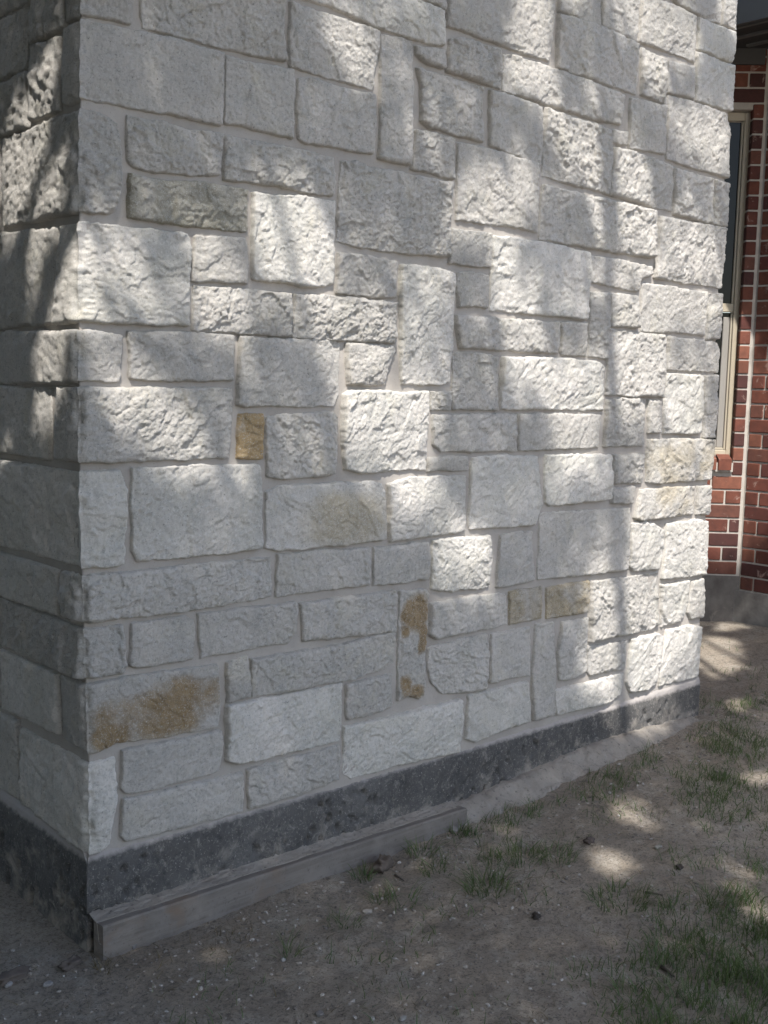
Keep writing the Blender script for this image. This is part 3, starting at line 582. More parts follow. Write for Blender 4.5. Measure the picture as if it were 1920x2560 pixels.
def join(parts):
    vs, fs, n = [], [], 0
    for v, f in parts: vs.append(v); fs.append(f+n); n += len(v)
    return np.concatenate(vs), np.concatenate(fs)
SPECIAL = {('corner', 9): 'limestone corner block with a broad rust brown stain',
           ('front', 'g'): 'small ochre limestone block', ('front', 'G'): 'tall narrow limestone block streaked with rust',
           ('front', 'p'): 'limestone block with a large tan patch', ('front', 't'): 'darker tan grey limestone block'}
allst.sort(key=lambda t: -t[0])
big, small = allst[:100], allst[100:]
coloured = [t for t in small if t[1] in 'gGhqpt']
for t in coloured:                     # stones with a colour of their own stay individual
    j = max(i for i, b_ in enumerate(big) if b_[1] in 'rRs')
    small.append(big[j]); big[j] = t
small = [t for t in small if t not in coloured] if False else [t for t in small if t[1] not in 'gGhqpt']
for ar, k, parts, idn in big:
    v, f = join(parts)
    mat = KM[k]
    if k == 'G' and idn[0] == 'front': mat = M_RUST2
    o = mesh_obj('stone_block', v, f, mat, WALL)
    lab = SPECIAL.get(idn) or SPECIAL.get((idn[0], k))
    if lab: o['label'] = lab
v, f = join([p for t in small for p in t[2]]+extra)
o = mesh_obj('stone_block', v, f, M_ST, WALL); o['kind'] = 'stuff'

# mortar bed: sheets behind the stone faces on a solid core
def sheet(side, u0, u1, z0, z1, st, y0=.0055):
    U, V = np.meshgrid(np.arange(u0, u1+st, st), np.arange(z0, z1, st))
    U = np.minimum(U, u1)
    h = -y0+(.004*fbm(U*6+3, V*6, 3)+.002*fbm(U*40, V*40, 3))*sstep(y0, .06, U)
    if side == 'front': v = np.stack([U+bow(V)*np.clip(1-U/.5, 0, 1), -h, V], -1)
    elif side == 'left': v = np.stack([-h+bow(V), U, V], -1)
    else: v = np.stack([U1-.012+h, U, V], -1)
    f = grid_faces(U.shape[1], U.shape[0])
    return v.reshape(-1, 3), (f[:, ::-1] if side == 'left' else f)
mo = [sheet('front', .004, U1-.016, .19, TOP, .012), sheet('left', .004, DEPTH, .19, TOP, .012), sheet('right', .012, DEPTH, .1, TOP, .03)]
cb = MB(); cb.box((.045, .045, -.2), (U1-.12, 0, 0), (0, DEPTH-.05, 0), (0, 0, TOP+.2))
mo.append((np.concatenate(cb.v), np.array(cb.f)))
mesh_obj('mortar', *join(mo), M_MORTAR, WALL)

def spill_mat():
    m, nt, b = new_mat('mortar_droppings')
    v = N(nt, 'ShaderNodeTexCoord').outputs['Object']
    c = mix(nt, ramp(nt, noise(nt, 9, 6, .7, v), .35, .66), (.35, .318, .275), (.25, .222, .19))
    c = mix(nt, ramp(nt, noise(nt, 60, 5, .7, v), .55, .70), c, (.13, .115, .10))
    nt.links.new(c, b.inputs['Base Color']); b.inputs['Roughness'].default_value = .95
    n1 = bump(nt, b, noise(nt, 50, 6, .7, v), .8, .01)
    bump(nt, b, noise(nt, 260, 4, .7, v), .7, .003, n1)
    return m
M_SPILL = spill_mat()
# concrete base
FT = ([-.1, 0, .29, .67, 1.13, 1.78, 2.21, 2.8, 3], [.205, .205, .199, .196, .192, .203, .204, .224, .224])
def base_profile(side):
    st = .006
    if side == 'front': us = np.arange(-.006, U1+.002, st)
    else: us = np.arange(-.006, DEPTH, .008)
    n = 46
    ts = np.linspace(0, 1, n)
    U = np.tile(us, (n, 1)); T_ = np.tile(ts[:, None], (1, len(us)))
    top = np.interp(U, *FT)+.004*fbm(U*5, U*0+2, 3)+.004*fbm(U*22, U*0+7, 3) if side == 'front' else .214+.006*fbm(U*6+50, U*0+2, 3)
    zb = -.12
    body = T_ < .85
    tz = np.where(body, zb+(top-zb)*(T_/.85), top+.030*((T_-.85)/.15))
    off = np.where(body, .006, .006-.020*((T_-.85)/.15)**.7)
    pit = sstep(.18, .42, fbm(U*26+8, tz*26, 4))
    clump = sstep(-.25, .15, fbm(U*3.1+4, tz*5, 2))
    h = off+.003*fbm(U*7, tz*7, 3)+.0016*fbm(U*55, tz*55, 3)-.020*pit*clump*(T_ < .82)+.0022*fbm(U*120, tz*120, 2)
    rnd = sstep(.78, .86, T_)*(T_ < .86)
    h = h-.004*rnd
    if side == 'front':
        v = np.stack([np.where(U < 0, U, U), -h, tz], -1)
    else:
        v = np.stack([-h, U, tz], -1)
    f = grid_faces(len(us), n)
    return v.reshape(-1, 3), (f[:, ::-1] if side == 'left' else f)
cap = MB(); cap.box((U1-.02, .0, -.12), (.018, 0, 0), (0, DEPTH, 0), (0, 0, .335))
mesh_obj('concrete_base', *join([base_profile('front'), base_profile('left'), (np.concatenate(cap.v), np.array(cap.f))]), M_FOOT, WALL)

# mortar droppings along the foot of the wall: on the board, then as a bank on the dirt
def spill():
    us = np.arange(-.0, 2.74, .006); n = 26
    t = np.linspace(0, 1, n)[:, None]; U = np.tile(us, (n, 1)); T_ = np.tile(t, (1, len(us)))
    board = sstep(1.36, 1.30, U) if False else 1-sstep(1.30, 1.37, U)
    wid = .066*board+(1-board)*(.115+.035*fbm(U*4, U*0+1, 3)+.012*fbm(U*22, U*0+5, 2))
    wid = wid*(1-.45*sstep(2.2, 2.7, U))
    y = .0-wid*T_
    ztop = .0555-.010*U
    zb = ztop+.012*(1-T_)**2+.004*fbm(U*30, y*60, 3)*(1-sstep(.35, .7, T_))
    g = ground_z(U, y)
    ed = .006+.010*(1-T_)**.8*1.2
    zt2 = np.interp(U, [1.2, 1.4, 1.85, 2.15, 2.5, 2.8], [.035, .042, .082, .10, .09, .075])+.006*fbm(U*9, U*0+4, 3)
    zg = g+np.maximum(zt2-g, .01)*(1-sstep(.15, .98, T_+.12*fbm(U*7, y*7+3, 3)))+.009*fbm(U*22, y*22, 4)-.02*sstep(.9, 1.0, T_)
    inner = 1-sstep(.70, .90, T_+.12*fbm(U*9, y*0+3, 3))
    zbd = zb-.05+.05*inner
    z = zbd*board+zg*(1-board)
    v = np.stack([U, y, z], -1)
    f = grid_faces(len(us), n)[:, ::-1]
    return v.reshape(-1, 3), f
mesh_obj('mortar_spill', *spill(), M_SPILL, WALL)

# ------------------------------------------------------------------ form board
def board():
    L = 1.325; us = np.linspace(.0, L, 90)
    z0 = .0555; sl = -.010
    prof = [(-.030, -.12), (-.030, -.002), (-.034, .0), (-.068, .0), (-.072, -.004), (-.072, -.13)]
    v = []; f = []
    for i, u in enumerate(us):
        for y, z in prof:
            w = .0006*float(perlin(np.array(u*6.0), np.array(y*20)))
            v.append((u+(.004 if y < -.05 else 0), y+w, z0+sl*u+z+w))
    k = len(prof)
    for i in range(len(us)-1):
        for j in range(k-1): f.append((i*k+j, i*k+j+1, (i+1)*k+j+1, (i+1)*k+j))
    f.append(tuple(range(k))); f.append(tuple((len(us)-1)*k+j for j in range(k))[::-1])
    f = [q[::-1] for q in f]
    o = mesh_obj('wooden_board', np.array(v), f, M_WOOD, None, False)
    tag(o, 'long weathered grey brown timber board set on edge along the foot of the stone wall', 'board')
board()

# ------------------------------------------------------------------ brick house
HOUSE = empty('brick_house', (4.46, .82, 0))
tag(HOUSE, 'red brick house wall with pale joints and a tan framed window behind the stone corner', 'house')
HM = HOUSE.location.copy()
def hpart(o): o.parent = HOUSE; o.matrix_parent_inverse = Matrix.Translation(-HM); return o
DB = np.array([-.70711, .70711, 0]); NB = np.array([-.70711, -.70711, 0]); K0 = np.array([4.46, .82, 0])
UP = np.array([0, 0, 1.0])
CH, BT, JT = .0814, .0712, .0102
ZF = .382
br = random.Random(12)
def bcol(dark=0):
    base = np.array(br.choice([(.25, .078, .050), (.215, .066, .045), (.28, .098, .062), (.175, .054, .042), (.12, .044, .038), (.23, .085, .06)]))
    return tuple(base*br.uniform(.62, .92)*(1-dark)*np.array([.95, 1.05, 1.05]))
def brick(mb, o, dvec, nvec, w, h, dep=.09):
    j = br.uniform(-.0015, .0015)
    p = o+nvec*j
    mb.box(p-nvec*dep, dvec*w, nvec*dep, UP*h, bcol(), .0035)
WIN_R, WIN_L, WZ0, WZ1 = .072, .95, 1.058, 2.955     # jambs (distance from inside corner) and sill, head heights
bay = MB(); jt = MB()
zt = 3.27
for k in range(-1, int((zt-ZF)/CH)+1):
    z = ZF+k*CH+JT/2
    if k < 0: continue
    spans = [(.005, 3.2)]
    inwin = z+BT > WZ0-.075 and z < WZ1
    if inwin: spans = [(.005, WIN_R), (WIN_L, 3.2)]
    for a, b in spans:
        if b-a < .2:
            brick(bay, K0+DB*(a+JT/2+.004)+UP*z, DB, NB, b-a-JT/2-.004, BT); continue
        x = a+JT-(.11 if k % 2 else .0)+(.0 if k % 4 < 2 else -.03)
        while x < b:
            w = .194
            xa, xb = max(x, a+JT), min(x+w, b)
            if xb-xa > .03: brick(bay, K0+DB*xa+UP*z, DB, NB, xb-xa, BT)
            x += w+JT
# sloping brick sill (rowlock course)
x = WIN_R+.012
while x < WIN_L:
    o = K0+DB*x+UP*.985
    v = [o-NB*.06, o+NB*.028, o+NB*.028+UP*.062, o-NB*.06+UP*.088]
    w = DB*.072
    vv = np.array(v+[q+w for q in v])
    bay.add(vv, [(0, 1, 2, 3), (7, 6, 5, 4), (0, 4, 5, 1), (1, 5, 6, 2), (2, 6, 7, 3), (3, 7, 4, 0)], bcol())
    x += .072+.012
jt.box(K0+NB*(-.10)-DB*.05+UP*(.2), DB*3.2, NB*.094, UP*(WZ0-.075-.2+.01))
jt.box(K0+NB*(-.10)-DB*.05+UP*(WZ0-.075+.01), DB*(.05+WIN_R-.004), NB*.094, UP*(WZ1-WZ0+.075-.01))
jt.box(K0+NB*(-.10)+DB*(WIN_L+.004)+UP*(WZ0-.065), DB*2.2, NB*.094, UP*(WZ1-WZ0+.065))
jt.box(K0+NB*(-.10)-DB*.05+UP*WZ1, DB*3.2, NB*.094, UP*(zt-WZ1))
jt.box(K0+NB*(-.10)+DB*(WIN_R)+UP*.975, DB*(WIN_L-WIN_R), NB*.115, UP*.05)
sid = MB()
DS = np.array([0, -1.0, 0]); NS = np.array([-1.0, 0, 0])
ZS = .300
for k in range(0, int((zt-ZS)/CH)+1):
    z = ZS+k*CH+JT/2
    x = .008-(.115 if k % 2 else .01)
    x = .010 if k % 2 else .010-.118
    while x < 4.2:
        w = .194
        xa, xb = max(x, .010), x+w
        if xb-xa > .03: brick(sid, K0+DS*xa+UP*z, DS, NS, xb-xa, BT)
        x += w+JT
jt.box(K0+NS*(-.10)+DS*(-.05)+UP*.2, DS*4.3, NS*.094, UP*(zt-.2))
hpart(bay.build('angled_brick_wall', M_BRICK)); hpart(sid.build('side_brick_wall', M_BRICK)); hpart(jt.build('brick_mortar', M_BJ))
fo = MB()
fo.box(K0+NB*(-.10)-DB*.04+UP*(-.3), DB*3.2, NB*.098, UP*(ZF-.004+.3), (.17, .155, .14))
fo.box(K0+NS*(-.10)+DS*(-.03)+UP*(-.3), DS*4.3, NS*.112, UP*(ZS-.004+.3), (.26, .245, .225))
hpart(fo.build('foundation', M_CONC))
# eave over both walls
ev = MB()
OV = .36; OVS = .56; ZE = zt
xi = 4.46-OVS
kx = xi; ky = .82+OV*math.tan(math.radians(22.5))*-1
def prism(mb, pts, z0, z1, c):
    n = len(pts); v = [(x, y, z0) for x, y in pts]+[(x, y, z1) for x, y in pts]
    mb.add(v, [tuple(range(n))[::-1], tuple(range(n, 2*n))]+[(i, (i+1) % n, n+(i+1) % n, n+i) for i in range(n)], c)
c0 = K0+NB*OV
# meeting point of the two outer eave lines
tt = (c0[0]-xi)/.70711
cx_, cy_ = xi, c0[1]+tt*.70711
bo = c0+DB*2.2; bi = K0+DB*2.2
gcol = (.055, .055, .053)
prism(ev, [(4.46, -3.4), (4.46, .82), (bi[0], bi[1]), (bo[0], bo[1]), (cx_, cy_), (xi, -3.4)], ZE, ZE+.02, gcol)
for fr in (.28, .56, .84):                        # boards of the soffit, proud strips at the seams
    x0 = 4.46-OVS*fr
    ev.box((x0-.012, -3.4, ZE-.012), (.024, 0, 0), (0, cy_+3.4-.02*fr, 0), (0, 0, .014), (.17, .165, .155))
hpart(ev.build('soffit', M_DARKTRIM))
fa = MB()
fa.box((xi-.024, -3.4, ZE-.03), (.022, 0, 0), (0, cy_+3.4, 0), (0, 0, .19), (.12, .118, .11))
o_ = np.array([cx_, cy_, ZE-.03]); fa.box(o_+NB*.002, DB*2.0, NB*.022, UP*.19, (.12, .118, .11))
hpart(fa.build('fascia', M_DARKTRIM))
fz = MB()
fz.box((4.46-.026, -3.4, ZE-.085), (.02, 0, 0), (0, 4.19, 0), (0, 0, .083), (.09, .088, .083))
fz.box(K0+NB*.006+DB*.03+UP*(ZE-.085), DB*2.1, NB*.018, UP*.083, (.09, .088, .083))
hpart(fz.build('frieze_board', M_DARKTRIM))
rf = MB()
v = [(xi-.03, -3.4, ZE+.162), (xi-.03, cy_, ZE+.162), (6.5, cy_+1.2, ZE+1.3), (6.5, -3.4, ZE+1.3)]
rf.add(v, [(0, 3, 2, 1)], (.09, .085, .08))
b2 = o_+DB*2.0
rf.add([(cx_-.02, cy_, ZE+.162), (b2[0], b2[1], ZE+.162), (b2[0]+1.6, b2[1]+1.6, ZE+1.3), (6.5, cy_+1.2, ZE+1.3)], [(0, 3, 2, 1)], (.09, .085, .08))
hpart(rf.build('roof', M_DARKTRIM))

# window
tan = (.46, .40, .30); tan2 = (.42, .37, .285); grey = (.30, .28, .25)
wf = MB()
def bar(mb, a, b, z0, z1, d0, d1, c, bev=.003):   # along the wall a..b, heights z0..z1, depth behind the brick face d0..d1
    mb.box(K0+DB*a+NB*(-d1)+UP*z0, DB*(b-a), NB*(d1-d0), UP*(z1-z0), c, bev)
bar(wf, WIN_R-.012, WIN_R+.030, 1.062, 2.95, .050, .10, tan)
bar(wf, WIN_L-.030, WIN_L+.012, 1.062, 2.95, .050, .10, tan)
bar(wf, WIN_R+.030, WIN_L-.030, 1.062, 1.092, .050, .10, tan)
bar(wf, WIN_R+.030, WIN_L-.030, 2.905, 2.95, .050, .10, tan)
FR = hpart(wf.build('window_frame', M_PAINT))
ws = MB()
bar(ws, WIN_R+.031, WIN_L-.031, 1.868, 1.915, .056, .096, tan)          # meeting rail
bar(ws, WIN_R+.031, WIN_R+.042, 1.094, 1.867, .062, .09, tan2, .002)
bar(ws, WIN_R+.031, WIN_R+.042, 1.916, 2.903, .062, .09, tan2, .002)
bar(ws, WIN_L-.042, WIN_L-.031, 1.094, 1.867, .062, .09, tan2, .002)
bar(ws, WIN_L-.042, WIN_L-.031, 1.916, 2.903, .062, .09, tan2, .002)
bar(ws, WIN_R+.043, WIN_L-.043, 1.094, 1.106, .062, .09, tan2, .002)
hpart(ws.build('window_sash', M_PAINT))
wl = MB()
bar(wl, WIN_R+.043, WIN_R+.080, 1.107, 1.840, .072, .094, grey, .003)   # lower inner sash
bar(wl, WIN_L-.080, WIN_L-.043, 1.107, 1.840, .072, .094, grey, .003)
bar(wl, WIN_R+.081, WIN_L-.081, 1.107, 1.150, .072, .094, grey, .003)
hpart(wl.build('window_sash', M_PAINT))
for z0, z1, dd in ((1.107, 1.866, .087), (1.916, 2.903, .080)):
    g = MB(); bar(g, WIN_R+.036, WIN_L-.036, z0, z1, dd, dd+.006, (1, 1, 1), 0)
    hpart(g.build('window_pane', M_GLASS))

# ------------------------------------------------------------------ plants and litter on the dirt
def blades(n, cx, cy, rad, lmin, lmax, r, lean=.5, wid=.0028):
    """curved tapering grass blades: three segments each"""
    a = r.uniform(0, 2*np.pi, n); q = rad*np.sqrt(r.uniform(0, 1, n))
    x = cx+q*np.cos(a); y = cy+q*np.sin(a)
    return blades_at(x, y, r.uniform(lmin, lmax, n), r, lean, wid, out=a)
def blades_at(x, y, L, r, lean=.5, wid=.0028, out=None):
    n = len(x)
    z = ground_z(x, y)-.004
    da = (out if out is not None else r.uniform(0, 2*np.pi, n))+r.normal(0, .7, n)
    ln = np.abs(r.normal(lean, .35, n))
    w = wid*r.uniform(.7, 1.3, n); wa = r.uniform(0, np.pi, n)
    wx, wy = np.cos(wa)*w/2, np.sin(wa)*w/2
    V = np.zeros((n, 7, 3))
    for k, t in enumerate((0, .4, .75, 1.0)):
        hx = L*ln*t**1.7; hz = L*(t-.32*np.minimum(ln, 1.3)*t*t)
        px = x+np.cos(da)*hx; py = y+np.sin(da)*hx; pz = z+hz
        s = (1, .85, .55, 0)[k]
        if k < 3:
            V[:, 2*k] = np.stack([px-wx*s, py-wy*s, pz], -1); V[:, 2*k+1] = np.stack([px+wx*s, py+wy*s, pz], -1)
        else: V[:, 6] = np.stack([px, py, pz], -1)
    b = np.arange(n)[:, None]*7
    F = np.concatenate([b+np.array([[0, 1, 3]]), b+np.array([[0, 3, 2]]), b+np.array([[2, 3, 5]]), b+np.array([[2, 5, 4]]), b+np.array([[4, 5, 6]])])
    return V.reshape(-1, 3), F
TUFTS = [(1.041, -0.437, 0.055, 150, 0.05, 0.12, 0, 'largest upright bushy grass tuft in the middle of the dirt, right of the board'), (1.069, -0.134, 0.04, 60, 0.04, 0.11, 0, 'tall thin grass tuft touching the board near its right end'), (1.028, -0.238, 0.045, 70, 0.03, 0.08, 0, 'low grass tuft just in front of the thin one at the board end'), (1.255, -0.113, 0.035, 60, 0.04, 0.1, 0, 'grass tuft just past the right end of the timber board'), (0.817, -0.138, 0.03, 60, 0.03, 0.07, 0, 'short dark grass tuft against the board left of the brown clod'), (0.769, -0.281, 0.03, 40, 0.03, 0.07, 0, 'small spiky grass tuft on bare dirt below the brown clod'), (0.795, -0.338, 0.04, 26, 0.05, 0.11, 0, 'sparse grass tuft of long leaning blades, right of the spiky one'), (0.593, -0.321, 0.04, 60, 0.03, 0.06, 0, 'double grass tuft alone on the dirt in front of the board middle'), (0.368, -0.375, 0.025, 22, 0.05, 0.1, 0, 'lowest left green grass tuft, few long blades beside a white pebble'), (1.191, -0.309, 0.03, 45, 0.03, 0.06, 0, 'compact grass tuft between the board end and the largest tuft'), (1.267, -0.367, 0.06, 150, 0.04, 0.09, 0, 'wide dense grass tuft right of the largest upright tuft'), (1.356, -0.446, 0.05, 90, 0.04, 0.09, 0, 'grass tuft at the right of the wide dense one, before the sun spots'), (1.268, -0.738, 0.07, 150, 0.04, 0.09, 0, 'spreading grass tuft just below the rounded sun spot on the dirt'), (1.349, -0.856, 0.03, 45, 0.03, 0.09, 0, 'narrow upright grass tuft right of the spreading one'), (1.492, -0.917, 0.06, 110, 0.03, 0.07, 0, 'low dark grass tuft at the right edge near the sunlit grass'), (1.173, -0.987, 0.06, 100, 0.03, 0.06, 0, 'low grass tuft in the shade above the dark lawn corner'), (0.288, -0.222, 0.05, 50, 0.02, 0.045, 1, 'withered brown grass tuft close to the left half of the board'), (-0.01, -0.116, 0.03, 40, 0.02, 0.05, 1, 'withered brown grass tuft in front of the board left end')]
for i, (x, y, rad, n, lmin, lmax, dry, lab) in enumerate(TUFTS):
    r = np.random.default_rng(50+i)
    v, f = blades(n, 0, 0, rad, lmin, lmax, r)
    # rebuilt at its place so the roots follow the dirt
    r = np.random.default_rng(50+i)
    v, f = blades(n, x, y, rad*1.2, lmin*.58, lmax*.8, r, .8, .0024)
    z0 = float(ground_z(x, y))
    o = mesh_obj('grass_tuft', v-np.array([x, y, z0]), f, M_DRY if dry else M_GRASS)
    o.location = (x, y, z0)
    tag(o, lab, 'grass', 'grass tufts on the bare dirt')
# thin lawn that nobody could count
def lawn():
    r = np.random.default_rng(77)
    n = 420000
    x = r.uniform(-1.6, 5.2, n); y = r.uniform(-2.4, 1.0, n)
    den = lawn_density(x, y)
    k = r.uniform(0, 1, n) < den
    k &= ~((x > -.02) & (x < 2.82) & (y > -.10))
    k &= ~((x+y > 5.2))
    x, y = x[k], y[k]
    L = r.uniform(.022, .07, len(x))*(.7+.6*den[k])
    return blades_at(x, y, L, r, .65, .0026)
def lawn_density(x, y):
    cl = fbm(x*3.2+4, y*3.2, 3); c2 = fbm(x*9+1, y*9+7, 3)
    def blob(cx, cy, rx, ry): return np.exp(-((x-cx)/rx)**2-((y-cy)/ry)**2)
    reg = np.zeros_like(x)
    for b in [(1.109, -1.223, 0.32, 0.34, 1.0), (1.397, -1.125, 0.3, 0.25, 1.0), (0.909, -1.181, 0.3, 0.22, 0.8), (0.926, -0.954, 0.16, 0.12, 0.5), (0.776, -0.845, 0.2, 0.12, 0.22), (1.504, -0.988, 0.22, 0.14, 0.7), (2.286, -0.49, 0.4, 0.3, 0.75), (1.794, -0.215, 0.5, 0.13, 0.42), (1.61, -0.161, 0.4, 0.14, 0.55), (1.244, -0.212, 0.25, 0.1, 0.4), (1.963, -0.187, 0.4, 0.12, 0.6), (1.991, -0.334, 0.4, 0.2, 0.4), (1.052, -0.808, 0.1, 0.1, 0.4), (1.836, -0.875, 0.3, 0.3, 0.5), (2.538, -0.237, 0.45, 0.22, 0.7), (2.98, -0.108, 0.5, 0.3, 0.5), (2.403, -0.116, 0.3, 0.08, 0.6), (0.982, -0.169, 0.5, 0.1, 0.14), (0.141, -0.241, 0.5, 0.3, 0.05)]: reg = np.maximum(reg, b[4]*blob(*b[:4]))
    d = np.maximum(reg, .10)*sstep(-.25, .25, cl+.7*(reg-.35))*(.35+.65*sstep(-.15, .25, c2))
    return np.clip(d, 0, 1)
v, f = lawn()
tag(mesh_obj('grass', v, f, M_GRASS), 'thin patchy green grass growing through the dirt', 'grass', kind='stuff')
def thatch():
    r = np.random.default_rng(79); n = 9000
    x = r.uniform(-1.0, 3.9, n); y = r.uniform(-1.9, .1, n)
    k = (fbm(x*4+20, y*4, 3)+.25*r.normal(0, 1, n)*.3 > .05) & ~((x > -.02) & (x < 2.82) & (y > -.10)) & (x+y < 5.2)
    return blades_at(x[k], y[k], r.uniform(.012, .035, k.sum()), r, 1.6, .0024)
v, f = thatch()
tag(mesh_obj('dry_grass', v, f, M_DRY), 'scattered short brown dead grass and straw on the dirt', 'dead grass', kind='stuff')

# pebbles
ICO_V = np.array([(0, 0, 1)]+[(math.cos(a)*.894, math.sin(a)*.894, .447) for a in np.arange(5)*2*math.pi/5]+[(math.cos(a+.628)*.894, math.sin(a+.628)*.894, -.447) for a in np.arange(5)*2*math.pi/5]+[(0, 0, -1)])
ICO_F = np.array([(0, 1+i, 1+(i+1) % 5) for i in range(5)]+[(1+i, 6+i, 1+(i+1) % 5) for i in range(5)]+[(1+(i+1) % 5, 6+i, 6+(i+1) % 5) for i in range(5)]+[(11, 6+(i+1) % 5, 6+i) for i in range(5)])
def pebbles():
    r = np.random.default_rng(91); n = 26000
    x = r.uniform(-1.2, 4.4, n); y = -np.abs(r.normal(0, 1, n))*.9+.02
    x[:3000] = r.uniform(-1.2, .0, 3000); y[:3000] = r.uniform(-1.4, 1.0, 3000)
    k = ~((x > -.01) & (x < 2.81) & (y > -.08)) & (y > -2.2) & (fbm(x*3, y*3+11, 3)+r.normal(0, .25, n) > -.1)
    x, y = x[k], y[k]; n = len(x)
    s = .0013+.0052*r.uniform(0, 1, n)**5
    s[r.uniform(0, 1, n) < .006] *= 1.9
    ax = s[:, None]*np.stack([r.uniform(.8, 1.7, n), r.uniform(.7, 1.2, n), r.uniform(.45, .8, n)], -1)
    th = r.uniform(0, 2*np.pi, n)
    V = ICO_V[None]*(1+r.normal(0, .13, (n, 12, 1)))*ax[:, None]
    c, s_ = np.cos(th)[:, None], np.sin(th)[:, None]
    X = V[..., 0]*c-V[..., 1]*s_; Y = V[..., 0]*s_+V[..., 1]*c
    z = ground_z(x, y)
    P = np.stack([X+x[:, None], Y+y[:, None], V[..., 2]+z[:, None]+ax[:, 2:3]*.35], -1)
    F = (ICO_F[None]+np.arange(n)[:, None, None]*12).reshape(-1, 3)
    pal = np.array([(.42, .385, .34), (.36, .325, .28), (.29, .26, .225), (.19, .165, .14), (.46, .43, .39), (.33, .285, .235)])
    cc = pal[r.choice(6, n, p=[.12, .28, .30, .20, .03, .07])]
    return P.reshape(-1, 3), F, np.repeat(cc, 12, 0)
v, f, c = pebbles()
tag(mesh_obj('gravel', v, f, M_PEB, None, False, c), 'fine pale and grey gravel strewn over the dirt', 'gravel', kind='stuff')

def lump(name, x, y, sx, sy, sz, col, lab, cat, seed, rot=0, rough=.25, group=None, sink=.25):
    r = np.random.default_rng(seed)
    nu, nv = 22, 14
    th, ph = np.meshgrid(np.linspace(0, 2*np.pi, nu, endpoint=False), np.linspace(.02, np.pi-.02, nv))
    d = np.stack([np.sin(ph)*np.cos(th), np.sin(ph)*np.sin(th), np.cos(ph)], -1)
    o_ = r.uniform(0, 90, 3)
    q = 1+rough*(fbm(d[..., 0]*1.6+o_[0]+d[..., 2], d[..., 1]*1.6+o_[1], 3)*1.6+.4*fbm(d[..., 0]*5+o_[2], d[..., 1]*5+d[..., 2]*5, 2))
    p = np.sign(d)*np.abs(d)**.8*q[..., None]*np.array([sx, sy, sz])
    c, s = math.cos(rot), math.sin(rot)
    p = np.stack([p[..., 0]*c-p[..., 1]*s, p[..., 0]*s+p[..., 1]*c, p[..., 2]], -1)
    i = np.arange(nv-1)[:, None]*nu; j = np.arange(nu)[None]
    f = np.stack([i+j, i+nu+j, i+nu+(j+1) % nu, i+(j+1) % nu], -1).reshape(-1, 4).tolist()
    f = [tuple(t) for t in f]+[tuple(range(nu)), tuple(range((nv-1)*nu, nv*nu))[::-1]]
    o = mesh_obj(name, p, f, M_PEB, None, True, np.tile(col, (nu*nv, 1)))
    o.location = (x, y, float(ground_z(x, y))+sz*(1-sink*2))
    tag(o, lab, cat, group)
    return o
